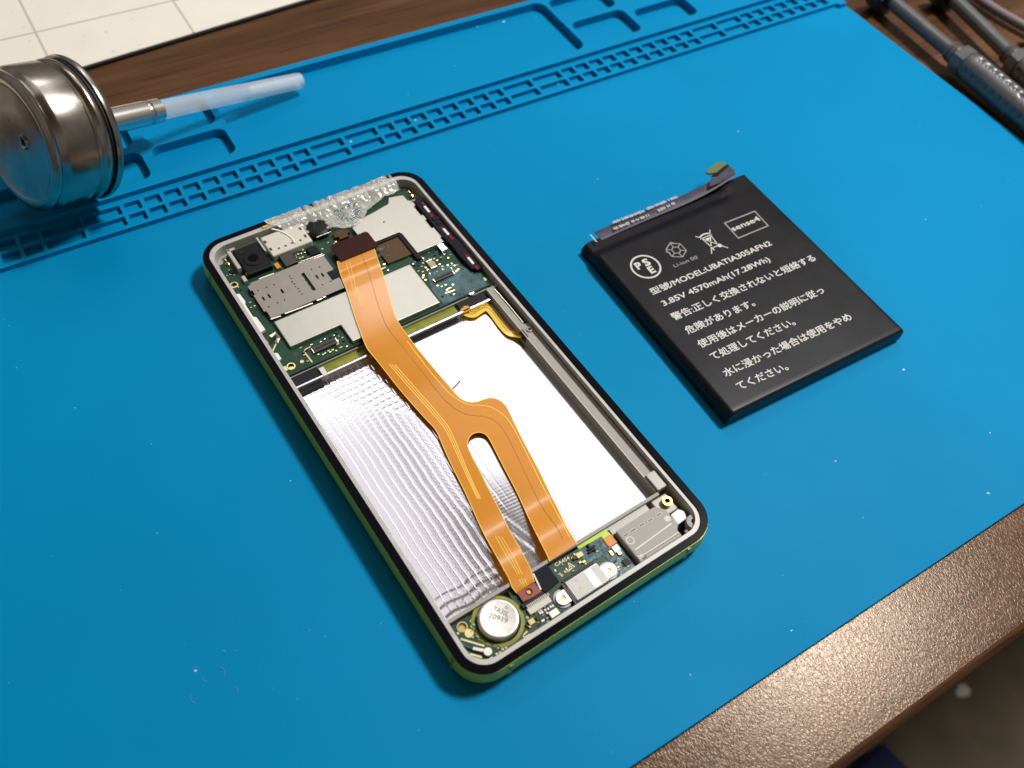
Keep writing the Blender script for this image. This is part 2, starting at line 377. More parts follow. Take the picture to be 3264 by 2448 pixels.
rail_outer = [(-189.5, 93.8), (238.6, 93.8)] + [(238.6 + 1.6 * sin(RAD(a)), 93.8 - 1.6 + 1.6 * cos(RAD(a))) for a in (30, 60, 90)] + [(240.2, 92.25), (243.7, 92.2), (243.7, 107.0), (-189.5, 107.0)]
MB().plate([rail_outer] + cells, zz(0) - 0.3, zz(HR)).build('cell_grid', m_mat, MAT, 0.28, 3)
P = lambda x0, x1, y0, y1, r=3.0: rrect(x0 - .0036 * (x0 + 67), x1 - .0036 * (x1 + 67), y0 - .8, y1 - .85, r, 6)
pockets = [P(-36.0, -11.8, 110.9, 124.2), P(-62.5, -39.2, 110.9, 124.2), P(-89, -65.8, 110.9, 124.2), P(-36.0, -12.2, 127.3, 142.6), P(-62.5, -39.5, 127.3, 142.6), P(-89, -65.8, 127.3, 142.6),
           P(-10.1, 124.6, 110.9, 143.4, 4.0), P(126.9, 151.5, 111.2, 126.4), P(126.6, 151.9, 129.1, 142.6), P(154.6, 179.6, 111.2, 123.4), P(155.0, 179.9, 126.2, 142.6),
           P(182.8, 238, 111.2, 142.6)]
MB().plate([[(-189, 106.5), (243.0, 106.5)] + [(243.0, 140)] + [(243 - 5 + 5 * cos(RAD(a)), 140 + 5 * sin(RAD(a))) for a in (30, 60, 90)] + [(-189, 145.2)]] + pockets, zz(0) - 0.2, zz(HS)).build('tray_border', m_mat, MAT, 0.55, 4)
sm = MB()
for (u, v, r, a0, a1) in ((670, 2154, 1.6, 150, 215), (698, 2148, 1.3, -60, 60), (640, 2212, 2.2, 150, 220), (742, 2206, 1.0, -40, 40), (622, 2134, 0.5, 0, 200)):
    c = at(u, v, 0); sm.ribbon([(c.x + r * cos(RAD(a0 + (a1 - a0) * k / 8)), c.y + r * sin(RAD(a0 + (a1 - a0) * k / 8)), zz(0) + 0.005) for k in range(9)], 0.28, 0.10)
kind(sm.build('scuff_mark', m_scuff, MAT), 'stuff')
dm = MB()
for (u, v, r) in ((1118, 451, .9), (1323, 383, .8), (1606, 69, .9), (1709, 55, .4), (1780, 268, .5), (1521, 85, .4), (692, 842, .8), (2353, 419, .5), (2881, 1178, .8), (2523, 2010, .4), (926, 1533, .3),
                 (2662, 1470, .6), (3150, 1572, .9), (3155, 1380, .4), (622, 2138, .6), (1905, 570, .3), (2205, 100, .3), (1300, 300, .3), (1450, 210, .3), (960, 280, .3), (240, 1300, .25), (500, 1700, .25), (2200, 2150, .3), (2750, 1650, .25), (2950, 700, .3)):
    z = HS * 0 + (HR if 94 < at(u, v).y < 107 else 0); c = at(u, v, z); rr = r * 0.45
    k = len(dm.v); vs = []
    for i in range(7): a = tau * i / 7; q = rr * random.uniform(.5, 1.2); vs.append((c.x + q * 1.5 * cos(a), c.y + q * sin(a), z + 0.02))
    vs.append((c.x, c.y, z + 0.02 + rr * 0.7)); dm.add(vs, [(i, (i + 1) % 7, 7) for i in range(7)] + [tuple(reversed(range(7)))])
for i in range(90):
    x, y = random.uniform(-150, 238), random.uniform(-100, 92); rr = random.uniform(.05, .13)
    vs = [(x + rr * cos(tau * k / 4), y + rr * sin(tau * k / 4), 0.01) for k in range(4)] + [(x, y, 0.01 + rr)]
    dm.add(vs, [(k, (k + 1) % 4, 4) for k in range(4)] + [(3, 2, 1, 0)])
o = kind(dm.build('dust_specks', m_dust), 'stuff'); o['label'] = 'tiny white dust specks scattered over the blue mat'

# ================================================================== WHITE GRID BOARD
WB = thing('white_grid_board', 'off-white board with thin grey grid lines and a black edge, lying behind the blue mat', 'board', (0, 180, -2))
def wb(x, y): return (x, y - 180)
e0, e1 = (-300.0, 155.0), (300.0, 206.3)
def edge(x): return e0[1] + (x - e0[0]) * (e1[1] - e0[1]) / 600 + 0.6
MB().plate([[wb(-300, edge(-300) - .5), wb(300, edge(300) - .5), wb(300, 700), wb(-300, 700)]], 0, 1.4).build('backing', m_black_rub, WB, 0.3)
MB().plate([[wb(-300, edge(-300)), wb(300, edge(300)), wb(300, 700), wb(-300, 700)]], 1.4, 2.0).build('face_sheet', m_white_board, WB, 0.3, 3)
shb = lambda x: x
for gx in (-250, -200.7, -150.7, -100.7, -50.9, -1.5, 48.1, 97.8, 147, 197):
    x = gx; MB().ribbon([(*wb(x, edge(x)), 2.0), (*wb(x, 690), 2.0)], 0.75, 0.05).build('grid_line', m_board_line, WB)
for gy in (203.2, 253, 303, 353, 403):
    MB().ribbon([(*wb(-298, gy), 2.01), (*wb(298, gy), 2.01)], 0.75, 0.05).build('grid_line', m_board_line, WB)
st = MB()
for (u, v) in ((39, 35), (218, 42), (266, 118), (266, 133), (362, 163), (312, 180), (93, 131), (338, 102), (120, 22), (443, 142), (420, 60), (75, 85)):
    c = at(u, v, 0.0); r = random.uniform(.35, .9); st.plate([[(*wb(c.x + r * random.uniform(.5, 1.2) * cos(tau * i / 9), c.y + r * random.uniform(.5, 1.1) * sin(tau * i / 9)),) for i in range(9)]], 2.0, 2.015)
kind(st.build('smudge', m_board_stain, WB), 'stuff')

# ================================================================== METAL TIN WITH TUBE
TC = at(252.0, 409.0, 22.2)                  # centre of the lid
TIN = thing('metal_tin', 'round shiny silver metal tin lying on its side, its ribbed lid facing right', 'tin', (TC.x, TC.y, 0))
phi, tilt = RAD(19.9), RAD(-17.0)
ax = Vector((cos(phi) * cos(tilt), sin(phi) * cos(tilt), sin(tilt))); c0 = Vector((0, 0, TC.z))
Rf, Rb, LB = 20.35, 19.6, 19.4
body = [(-LB + 0.2, 15.6), (-LB - 0.3, 17.2), (-LB, 18.2), (-LB + 0.7, Rb - .35), (-LB + 1.5, Rb - .45), (-LB + 2.1, Rb - 1.0), (-LB + 2.8, Rb - .75), (-LB + 3.6, Rb - 0.2), (-LB + 4.4, Rb), (-LB + 12.3, Rb), (-LB + 13.0, Rb - 0.7), (-LB + 13.8, Rb - .75),
        (-LB + 14.4, Rb - 0.1), (-LB + 15.2, Rb + 0.25), (-LB + 16.3, Rb), (-LB + 17.1, Rb - 0.5)]
MB().lathe(c0, ax, body, 120, True, False).build('body', m_steel, TIN)
MB().lathe(c0, ax, [(-LB + 17.1, Rb - 0.7), (-1.8, Rb - .8), (-1.7, Rb + 0.5), (-1.3, Rf - 0.25), (-0.7, Rf), (0.0, Rf - 0.2), (0.5, Rf - 0.9), (0.6, Rf - 2.0), (-0.3, Rf - 2.6), (-0.4, 0.4)], 120, True, True).build('lid', m_steel, TIN)
MB().lathe(c0, ax, [(-LB + 16.9, Rb - 0.55), (-LB + 17.05, Rb - 0.2), (-1.95, Rb - 0.1), (-1.85, Rb - 0.5)], 120, True, False).build('rubber_seal', m_black_rub, TIN)
MB().lathe(c0, ax, [(-LB + 0.9, 0.02), (-LB + 0.8, 9), (-LB + 0.5, 13.5), (-LB + 0.15, 15.7)], 120, True, False).build('end_disc', m_steel, TIN)
def on_disc(u, v):
    r = RM @ Vector((u - 1632, -(v - 1224), -FPX)); o_ = Vector((TC.x, TC.y, 0)); p0 = o_ + c0 + ax * (-LB + 0.8); t = (p0 - CAM).dot(ax) / r.dot(ax); return CAM + r * t - o_
hc = on_disc(77, 452)
MB().lathe(hc, ax, [(0, 0.9), (-0.5, 1.3), (-0.55, 1.7), (-0.1, 2.1), (0.1, 2.2)], 28, True, False).build('vent_ring', m_steel, TIN)
MB().lathe(hc, ax, [(-0.28, 0.05), (-0.28, .98)], 24, False, True).build('vent_hole', m_hole, TIN)
TB = thing('dropper_tube', 'milky translucent tube in a silver ferrule, sticking out of the metal tin', 'tube', (TC.x, TC.y, 0))
MB().lathe(c0, ax, [(-0.4, 3.2), (0.4, 3.9), (12, 3.75), (22.0, 3.7), (22.4, 3.3), (23.2, 3.2), (23.6, 3.65), (27.0, 3.6), (27.8, 2.9)], 40, True, True).build('ferrule', m_ferr, TB)
s0 = c0 + ax * 25.0; E_ = at(958, 257, 4.3) - Vector((TC.x, TC.y, 0)); s1 = c0 + ax * 40
crv = []
for k in range(25):
    t = k / 24; crv.append((s0 * (1 - t) ** 3 + (c0 + ax * 40) * 3 * t * (1 - t) ** 2 + (E_ + (c0 + ax * 25 - E_) * .25) * 3 * t * t * (1 - t) + E_ * t ** 3))
tm = MB(); nS = 32; vs = []
for i, p_ in enumerate(crv):
    d_ = (crv[min(i + 1, 24)] - crv[max(i - 1, 0)]).normalized(); u_ = d_.cross(Vector((0, 0, 1))).normalized(); q_ = u_.cross(d_)
    r_ = 2.95 - .25 * i / 24 if i < 24 else 2.55
    for k in range(nS): vs.append(p_ + (u_ * cos(tau * k / nS) + q_ * sin(tau * k / nS)) * r_)
d_ = (crv[24] - crv[23]).normalized(); u_ = d_.cross(Vector((0, 0, 1))).normalized(); q_ = u_.cross(d_)
for rr, dd in ((2.3, .15), (1.8, .1), (1.7, -20)):
    for k in range(nS): vs.append(crv[24] + d_ * dd + (u_ * cos(tau * k / nS) + q_ * sin(tau * k / nS)) * rr)
fs = [(i * nS + k, i * nS + (k + 1) % nS, (i + 1) * nS + (k + 1) % nS, (i + 1) * nS + k) for i in range(27) for k in range(nS)]
tm.add(vs, fs, True); tm.add(vs[:nS], [tuple(range(nS))]); tm.add(vs[-nS:], [tuple(range(nS))]); tm.build('sleeve', m_tube, TB)

# ================================================================== SCREWDRIVERS
def driver(pa, pb, zc, label, grip_at, full=True):
    a = at(*pa, zc); b = at(*pb, zc); d = (b - a); d.z = 0; L = d.length; d.normalize(); nn = Vector((-d.y, d.x, 0))
    T = thing('screwdriver', label, 'screwdriver', (a.x, a.y, 0), group='dark grey screwdrivers beside the mat')
    o = Vector((0, 0, zc)); g = L * grip_at
    MB().lathe(o, d, [(0, 2.6), (0.2, 2.9), (g - 5, 2.95), (g - 4.8, 3.6), (g - 3.4, 3.9), (g - 3.2, 3.5), (g - 1.4, 4.1), (g - 0.8, 3.6), (g, 3.5)], 40).build('shaft', m_drv, T)
    MB().lathe(o, d, [(g - 0.2, 4.6), (g + 0.3, 5.4), (g + 5.2, 5.6), (g + 5.6, 5.1)], 10, False).build('collar', m_drv, T)
    G = MB(); n, m_ = 72, 110; vs = []; fs = []; LG = 70
    dim = []
    for r_ in range(5):
        for k in range(14): dim.append((2.6 + 3.6 * k + (1.8 if r_ % 2 else 0), tau * r_ / 5 + 0.45))
    for i in range(m_ + 1):
        t = LG * i / m_; r0 = 5.0 if t < 1 else 5.45 if t < 26 else 5.1
        for k in range(n):
            an = tau * k / n; r1 = r0
            for (dt, da) in dim:
                if abs(dt - t) < 1.6:
                    dd = hypot(dt - t, ((an - da + pi) % tau - pi) * 5.4)
                    if dd < 1.35: r1 -= 1.1 * (1 - (dd / 1.35) ** 2)
            vs.append(o + d * (g + 5.7 + t) + (nn * cos(an) + Vector((0, 0, 1)) * sin(an)) * r1)
    for i in range(m_):
        for k in range(n): fs.append((i * n + k, i * n + (k + 1) % n, (i + 1) * n + (k + 1) % n, (i + 1) * n + k))
    G.add(vs, fs, True); G.add(vs[:n], [tuple(range(n))]); G.add(vs[-n:], [tuple(reversed(range(n)))]); G.build('grip', m_drv, T)
    MB().lathe(o, d, [(-9, 5.0), (-8.4, 6.5), (-2.4, 6.9), (-1.6, 6.3), (-1.2, 3.0), (1.2, 3.0)], 48).build('end_cap', m_knob, T)
    q = o + d * (-1.15) + Vector((0, 0, 1)) * 1.5 - nn * 4.6
    MB().lathe(q, d, [(-0.4, 1.0), (0.12, 1.0)], 14).build('cap_glint', m_knobw, T)  # pale disc standing for a glint of light on the cap
    return T
k2 = 3.922
driver((2700 + 560 / k2, 20 / k2), (2700 + 2212 / k2, 1400 / k2), 5.0, 'nearest dark grey screwdriver with dimpled grip, right beside the mat edge', 0.53)
driver((2700 + 1330 / k2, -10 / k2), (2700 + 2420 / k2, 1060 / k2), 5.0, 'second dark grey screwdriver, farther from the mat edge, partly hidden in the corner', 0.72)
c = [at(2700 + x / k2, y / k2, 2) for x, y in ((1500, -150), (1850, 90), (2212, 300), (2500, 460))]
tag(MB().tube([(p.x, p.y, 1.2) for p in smooth_line([tuple(p) for p in c])], 2.0, 12).build('cable', m_cable), 'thin dull grey cable crossing the desk behind the screwdrivers', 'cable')
p = at(2700 + 2400 / k2, 60 / k2, -2)
bx = thing('tool_case', 'dark closed case on the desk in the far right corner, behind the grey cable', 'case', (p.x + 62, p.y + 38, -2), RAD(-42))
box('case_body', -70, 70, -38, 38, 0, 5, m_dkbox, bx, 1.5); box('case_lid', -69, 69, -37, 37, 5.2, 8, m_dkbox, bx, 1.5)
p = at(2700 + 2215 / k2, 590 / k2, 0)
og = MB().lathe((0, 0, 0), Vector((1, -0.7, 0)), [(0, 2.2), (0.8, 3.4), (14, 3.8), (30, 3.2)], 24).build('marker_pen', m_orange); og.location = ((p.x + 3.2) * S, (p.y + 2.8) * S, 0.0025)
tag(og, 'orange plastic rod peeking in at the right edge, beside the second screwdriver', 'pen')
# things on the floor
p = at(2664 + 1500 / 3.6867, 1998 + 745 / 3.6867, -739)
MB_s = MB(); vs = [(7 * random.uniform(.7, 1.2) * cos(tau * i / 9) * 1.5, 7 * random.uniform(.7, 1.1) * sin(tau * i / 9), 0) for i in range(9)]; vs += [(0, 0, 6)]
MB_s.add(vs, [(i, (i + 1) % 9, 9) for i in range(9)] + [tuple(reversed(range(9)))])
sp = MB_s.build('paper_scrap', m_white); sp.location = (p.x * S, p.y * S, -0.7399); tag(sp, 'small white scrap lying on the floor below the desk edge', 'scrap')
qs = [at(2664 + x / 3.6867, 1998 + y / 3.6867, -300) for x, y in ((150, 1800), (600, 1300), (700, 1450), (960, 1700), (1400, 2500), (300, 2600))]
cx = sum(q.x for q in qs) / 6; cy = sum(q.y for q in qs) / 6
ch = MB().plate([[(q.x - cx, q.y - cy) for q in (qs[0], qs[5], qs[4], qs[3], qs[2], qs[1])]], -40, 0).build('stool', m_navy, None, 9, 4)
ch.location = (cx * S, cy * S, -0.30); tag(ch, 'dark navy fabric seat showing below the front edge of the desk', 'stool')

# ================================================================== PHONE
PH = thing('smartphone', 'opened smartphone without its back cover, circuit boards and orange flex cable showing, lime green frame', 'phone', (0, 0, 0), TH)
HW, HL = 35.75, 73.35
# outer frame: lofted side wall
prof = [(0.0, -1.6), (0.5, -0.7), (1.6, 0.05), (3.4, 0.45), (5.2, 0.42), (6.6, 0.15), (7.45, 0.02)]
m = MB(); NN = 10; loops = []
for z, g in prof: loops.append([(x, y, z) for x, y in rrect(-HW - g, HW + g, -HL - g, HL + g, 7.6 + g, NN)])
n = len(loops[0]); vs = [p for lp in loops for p in lp]
fs = [(k * n + i, k * n + (i + 1) % n, (k + 1) * n + (i + 1) % n, (k + 1) * n + i) for k in range(len(loops) - 1) for i in range(n)]
m.add(vs, fs, True); m.add(loops[0], [tuple(reversed(range(n)))])
m.plate([rrect(-HW, HW, -HL, HL, 7.6, NN), rrect(-HW + 1.6, HW - 1.6, -HL + 1.6, HL - 1.6, 6.0, NN)], 7.0, 7.45)
fr = m.build('side_frame', m_bumper, PH)
# antenna bands in the side frame
for (x0, x1, y0, y1) in ((-HW - .48, -HW + .3, -66, -65), (-HW - .48, -HW + .3, 62, 63), (-26.5, -25.4, -HL - .48, -HL + .3), (25.0, 26.1, -HL - .48, -HL + .3), (HW - .3, HW + .48, 60, 61)):
    box('antenna_band', x0, x1, y0, y1, 1.5, 6.9, m_olive, fr, 0.15)
MB().plate([rrect(-HW + .12, HW - .12, -HL + .12, HL - .12, 7.5, 10), rrect(-33.7, 33.7, -71.45, 71.75, 5.6, 10)], 7.3, 8.05).build('rear_gasket', m_rim, PH, 0.28, 3)
# mid frame
lipin = rrect(-32.65, 32.75, -70.3, 70.3, 5.0, 10)
MB().plate([rrect(-33.75, 33.75, -71.5, 71.8, 5.6, 10), lipin], 1.0, 7.75).build('inner_lip', m_lip, PH, 0.16, 2)
midf = MB().plate([rrect(-32.7, 32.8, -70.35, 70.35, 5.0, 10)], 1.0, 1.9).build('mid_frame', m_grey, PH)
box('floor_plate', -32.6, 32.6, 21.0, 70.2, 1.9, 4.3, m_grey, midf)
# battery side rail on the right
rail = MB().box(29.0, 32.6, -57.2, 20.4, 1.9, 5.6).build('side_rail', m_greyd, midf, 0.15)
MB().ribbon([(29.15, -57, 5.6), (29.15, 19.6, 5.6)], 0.3, 0.2).build('side_rail_edge', m_lip, midf, 0.05)
MB().ribbon([(32.25, -50, 5.6), (32.25, 3.5, 5.6)], 0.3, 0.3).build('side_rail_edge', m_lip, midf, 0.05)
MB().plate([[(31.2, 4), (32.3, 4), (32.3, 19.5), (31.2, 19.5)]], 5.6, 5.66).build('antenna_slot', m_hole, midf)
MB().ribbon([(31.2, 4.5, 5.7), (31.25, 12, 5.8), (31.15, 19, 5.7)], 0.2, 0.2).build('antenna_clip', m_edge, midf)
MB().cyl(31.4, 1.6, 5.6, 5.95, 1.0, 20, 0.9).build('locating_boss', m_greyd, midf, 0.06)
MB().cyl(31.4, 1.6, 5.95, 6.0, 0.45, 14).build('boss_hole', m_hole, midf)
# cross bars above and below the battery
box('cross_wall', -32.6, 29.4, -58.2, -57.3, 1.9, 5.9, m_greyd, midf, 0.12)
MB().plate([[(-32.4, 16.9), (28.6, 16.9), (28.6, 17.6), (-32.4, 17.6)]], 1.9, 4.7).build('cross_ledge', m_steelw, midf, 0.15)
box('gap_strip', -32.4, 28.7, 17.6, 21.2, 1.9, 3.4, m_olive, midf)
box('gap_strip', -32.4, -24.4, 17.7, 21.0, 3.4, 4.3, m_hole, midf, 0.1)
box('gap_strip', 19.2, 28.6, 17.7, 21.0, 3.4, 4.4, m_hole, midf, 0.1)
for x0 in (-24.4,): MB().add([(x0, 16.6, 3.2), (x0 + 1.3, 16.6, 3.2), (x0 + 1.3, 16.8, 4.9), (x0, 16.8, 4.9), (x0 + 1.3, 19.6, 5.1), (x0, 19.6, 5.1), (x0 + 1.3, 20.2, 4.5), (x0, 20.2, 4.5)], [(0, 1, 2, 3), (3, 2, 4, 5), (5, 4, 6, 7)]).build('foil_tab', m_steelw, midf)
box('dark_seam', -9.5, 17.5, 16.25, 16.75, 2.6, 3.3, m_chip, midf, 0.1)
box('dark_seam', -31.5, -25, 15.6, 16.9, 2.2, 3.5, m_hole, midf, 0.2)

# battery bay: embossed mirror foil
def foil_h(x, y):
    # stripes run along the left side, turn the corner and run along the top
    u = (x + 32.4); v = (16.6 - y)
    d = u - 0.0; e2 = v * 1.02 + 0.6
    side = d < e2 * 1.02
    h = 0.0
    wgt = 1.0 / (1 + exp((x + 4.0 - 0.06 * (y + 20)) / 1.6))
    wob = 0.12 * sin(y * 0.31 + x * 0.2) + 0.05 * sin(y * 1.3)
    if side:
        t = (d + wob) / 1.95; s_ = abs((t % 1.0) - 0.5) * 2
        h = -0.042 * exp(-(s_ / 0.20) ** 2)
        h += 0.003 * sin(y * 4.4 + int(t) * 2.1) * sin(x * 3)
    else:
        t = (e2 + 0.1 * sin(x * .8)) / 1.95; s_ = abs((t % 1.0) - 0.5) * 2
        h = -0.05 * exp(-(s_ / 0.24) ** 2)
        ph_ = ((x + (int(t) % 2) * 1.0) / 1.9) % 1.0
        h -= 0.045 * exp(-((ph_ - .5) / .11) ** 2)
    pf = 1 / (1 + exp(-max(-30, min(30, (x + 14 + (y + 45) * .35) / .8)))) / (1 + exp(max(-30, min(30, (y + 39) / 1.2))))
    h *= wgt * (1 - .9 * pf)
    if y < -50:
        h = h * max(0, (y + 57) / 7) + 0.022 * sin(y * 2.6 + 0.8 * sin(x * .7)) * wgt
    # fine ribs of the strip between the two flex arms
    rb = exp(-((x - 3) / 10.0) ** 2) / (1 + exp((y + 37 + 0.35 * x) / 1.2))
    h += 0.007 * rb * sin(y * 6.6 + x * 0.6)
    h += 0.016 * exp(-(((x + 7) + (y + 40) * 0.22) / 1.6) ** 2) / (1 + exp((y + 33) / 2)) * sin(x * 2.1 + y * .7)
    return h
nx, ny = 620, 300; vs = []; X0, X1, Y0, Y1 = -32.45, 29.0, -57.3, 16.9
for j in range(ny + 1):
    y = Y0 + (Y1 - Y0) * j / ny
    for i in range(nx + 1):
        x = X0 + (X1 - X0) * i / nx
        edge_up = 0.9 * max(0, 1 - (x - X0) / 1.0) ** 2
        vs.append((x, y, 2.6 + foil_h(x, y) + edge_up))
fs = [(j * (nx + 1) + i, j * (nx + 1) + i + 1, (j + 1) * (nx + 1) + i + 1, (j + 1) * (nx + 1) + i) for j in range(ny) for i in range(nx)]
MB().add(vs, fs, True).build('battery_bay_foil', m_foil, PH)
MB().ribbon([(*ph(4, 890, 1430, 2.8), 2.85), (*ph(4, 935, 1395, 2.8), 2.85), (*ph(4, 985, 1335, 2.8), 2.85)], 0.22, 0.03).build('scratch', m_bflex, PH)

# ---- main board ------------------------------------------------------------
ZB = 5.2
def R(n, xa, ya, xb, yb, z):                 # axis-aligned rectangle from two opposite corners read off the photograph
    a = ph(n, xa, ya, z); b = ph(n, xb, yb, z); return (min(a[0], b[0]), max(a[0], b[0]), min(a[1], b[1]), max(a[1], b[1]))
hole_tr = ph(4, 1235, 160, ZB); hole_bl = ph(3, 840, 1170, ZB); hole_l = ph(3, 170, 215, ZB)
bo = [(-32.3, 21.3), (31.2, 21.4), (32.2, 25.5), (31.6, 30), (28.6, 31.5), (28.6, 66.5), (24, 69.6), (-27.5, 69.6), (-31.9, 65.0), (-32.5, 55.0), (-32.5, 33.0)]
BD = MB().plate([bo, circ(*hole_tr, .95), circ(*hole_bl, .95), circ(*hole_l, .8)], ZB - 0.8, ZB).build('main_board', m_pcb, PH, 0.06)
for hx in (hole_tr, hole_bl, hole_l):
    MB().plate([circ(*hx, 1.15), circ(*hx, .85)], ZB, ZB + 0.05).build('screw_ring', m_gold, BD)
    MB().cyl(*hx, ZB - 1.2, ZB - 0.6, 0.8, 16).build('screw_hole', m_brass, BD)
def part(name, r, z0, z1, mt, parent=None, bevel=0.08): return box(name, r[0], r[1], r[2], r[3], z0, z1, mt, parent or BD, bevel)
# big shield can, with the cut-out for the battery connector
a = (-27.8, 39.3); m = MB().plate([[(-27.9, 28.9), (-12.9, 28.9), (-12.9, 22.2), (14.8, 22.2), (14.8, 38.9), (-27.9, 38.9)]], ZB, 6.35).build('metal_shield', m_shield, BD, 0.22, 3)
m['label'] = 'large dull silver shield with a stepped lower edge'
# resin-coated corner of the board, at the right of the shield
MB().plate([[(15.6, 21.6), (30.5, 21.6), (31.2, 26), (29, 29.5), (27, 33), (19.5, 36), (17.2, 33), (15.6, 28)]], ZB, ZB + 0.12).build('resin_patch', m_pcbw, BD, 0.05)
# card tray shield with perforations
x0, x1, y0, y1 = -28.6, -5.2, 40.1, 55.0
def onT(n, x, y): return ph(n, x, y, 6.6)
small = [(820, 110), (842, 140), (850, 175), (880, 200), (888, 235), (925, 258), (945, 288), (968, 320), (640, 212), (553, 244), (450, 280), (762, 390), (680, 425), (578, 470), (1080, 32), (1210, 212), (1305, 172), (1175, 5)]
big = [((1145, 120), 0.55, 1.5), ((1210, 95), 0.55, 1.5), ((735, 288), 0.6, 1.7), ((582, 345), 0.55, 1.6), ((515, 375), 0.5, 1.5), ((1090, 170), 0, 0)]
holes = [circ(*onT(3, x, y), 0.24, 8) for x, y in small]
for (p_, w_, h_) in big[:-1]:
    c = onT(3, *p_); holes.append([(c[0] - w_ / 2, c[1] - h_ / 2), (c[0] + w_ / 2, c[1] - h_ / 2), (c[0] + w_ / 2, c[1] + h_ / 2), (c[0] - w_ / 2, c[1] + h_ / 2)])
sa = onT(3, 975, 75); sb = onT(3, 1120, 275); sl = []
for k in range(9): sl.append((sa[0] - .42 - (0.22 if k % 2 else 0), sa[1] + (sb[1] - sa[1]) * k / 8))
holes.append(sl + [(sa[0] + .42, sb[1]), (sa[0] + .42, sa[1])])
wn_ = R(3, 1265, 20, 1440, 155, 6.6); wx = (min(wn_[0], -6.9), -5.6)
outl = [(x0 + .6, y0 + .3), (x0 + 0.6, y0), (x1, y0), (x1, y1 - 0.3), (-12, y1), (-13, y1 - .5), (x0 + 1.0, y1 - .5), (x0 + 1, y1 - 1.2), (x0, y1 - 1.2), (x0, y1 - 3.2), (x0 + .5, y1 - 3.2), (x0 + .5, y1 - 5), (x0, y1 - 5), (x0, y0 + 3), (x0 + .6, y0 + 3)]
tray = MB().plate([outl] + holes, 6.25, 6.6).build('card_tray', m_sim, BD, 0.05)
MB().plate([[(x0 + .3, y0 + .2), (x1, y0 + .2), (x1, y1 - .7), (x0 + .3, y1 - .7)]], ZB, 6.1).build('tray_core', m_hole, BD)
cc = onT(3, 1350, 90); box('tray_window', cc[0] - 1.6, cc[0] + 1.6, cc[1] - 1.7, cc[1] + 1.7, 6.6, 6.66, m_chip, BD)
ed = [((600, 620), (720, 580)), ((765, 555), (1095, 430)), ((1140, 400), (1210, 375)), ((1215, 365), (1250, 352)), ((460, 148), (640, 80))]
for pa, pb in ed:
    A_ = onT(3, *pa); B_ = onT(3, *pb); MB().ribbon([(*A_, 6.55), (*B_, 6.55)], 0.42, 0.16).build('tray_edge', m_edge, BD, 0.05)
for (n_, pa, pb) in ((1, (1295, 1245), (1330, 1240)), (1, (1330, 1230), (1580, 1140)), (1, (1480, 1200), (1600, 1150)), (1, (1510, 945), (1680, 880))):
    A_ = ph(n_, *pa, 6.6); B_ = ph(n_, *pb, 6.6); MB().ribbon([(*A_, 6.5), (*B_, 6.5)], 0.3, 0.2).build('tray_edge', m_edge, BD, 0.05)
# steel shield at the top right, L-shaped
MB().plate([[(7.2, 59.6), (7.4, 51.3), (18.3, 51.3), (18.8, 50.4), (18.8, 41.5), (27.9, 41.5), (27.9, 43.5), (28.3, 43.5), (28.3, 48), (27.7, 48), (27.7, 52), (28.3, 52), (28.3, 54.2), (27.7, 54.2), (27.7, 58.6), (28.6, 59), (28.2, 61), (27.4, 62), (27.4, 64.4), (23.0, 65.6), (21.5, 63.3), (16, 62.3), (11, 61.6)],
           circ(16.6, 57.3, .28, 8)], ZB + .1, 6.7).build('metal_shield', m_shield, BD, 0.16, 3)['label'] = 'bright L-shaped silver shield'
part('metal_clip', R(2, 1265, 1040, 1385, 1080, 6.5), ZB, 6.6, m_steelw)
# rear camera module
CM = part('camera_module', (-27.0, -19.2, 57.2, 67.8), 4.6, 7.0, m_chip, PH, 0.5)
MB().cyl(-22.9, 62.3, 7.0, 7.25, 2.9, 40).build('lens_ring', m_chip, CM, 0.1)
MB().cyl(-22.9, 62.3, 7.25, 7.35, 1.5, 32).build('lens', m_rim, CM, 0.05)
part('lens_notch', (-25.6, -24.2, 65.4, 66.6), 7.0, 7.2, m_hole, CM)
for (n_, x, y) in ((1, 700, 1360), (1, 950, 1260)): MB().lathe((*ph(n_, x, y, 6.8), 6.3), (0, 0, 1), [(0, .75), (.35, .7), (.6, .35), (.66, .05)], 20).build('contact_bump', m_gold, BD)
part('camera_bracket', (-28.3, -27.3, 60.5, 68.6), 4.6, 7.2, m_lip, PH, 0.1); part('camera_bracket', (-28.3, -25.8, 68.0, 68.8), 4.6, 7.2, m_lip, PH, 0.1)
part('camera_bracket', (-19.0, -18.4, 63.2, 69.2), 4.6, 7.2, m_lip, PH, 0.1); part('camera_bracket', (-28.6, -27.6, 56.0, 58.2), 4.6, 6.4, m_lip, PH, 0.1)
# cream module with dark slots
EM = part('earpiece_module', (-17.9, -5.3, 60.2, 68.7), 4.6, 7.2, m_cream, PH, 0.45)
for (x, y, a_, b_) in ((905, 1000, .65, 1.1), (970, 1085, .65, 1.1), (1315, 845, .65, 1.2), (1375, 930, .65, 1.2)):
    c = ph(1, x, y, 7.2); part('slot', (c[0] - a_ / 2, c[0] + a_ / 2, c[1] - b_ / 2, c[1] + b_ / 2), 7.2, 7.23, m_chipb, EM, 0)
for (x, y) in ((1065, 1075), (1145, 1045), (1220, 1012), (1320, 980)):
    c = ph(1, x, y, 7.2); part('slot', (c[0] - .32, c[0] + .32, c[1] - .32, c[1] + .32), 7.2, 7.23, m_chipb, EM, 0)
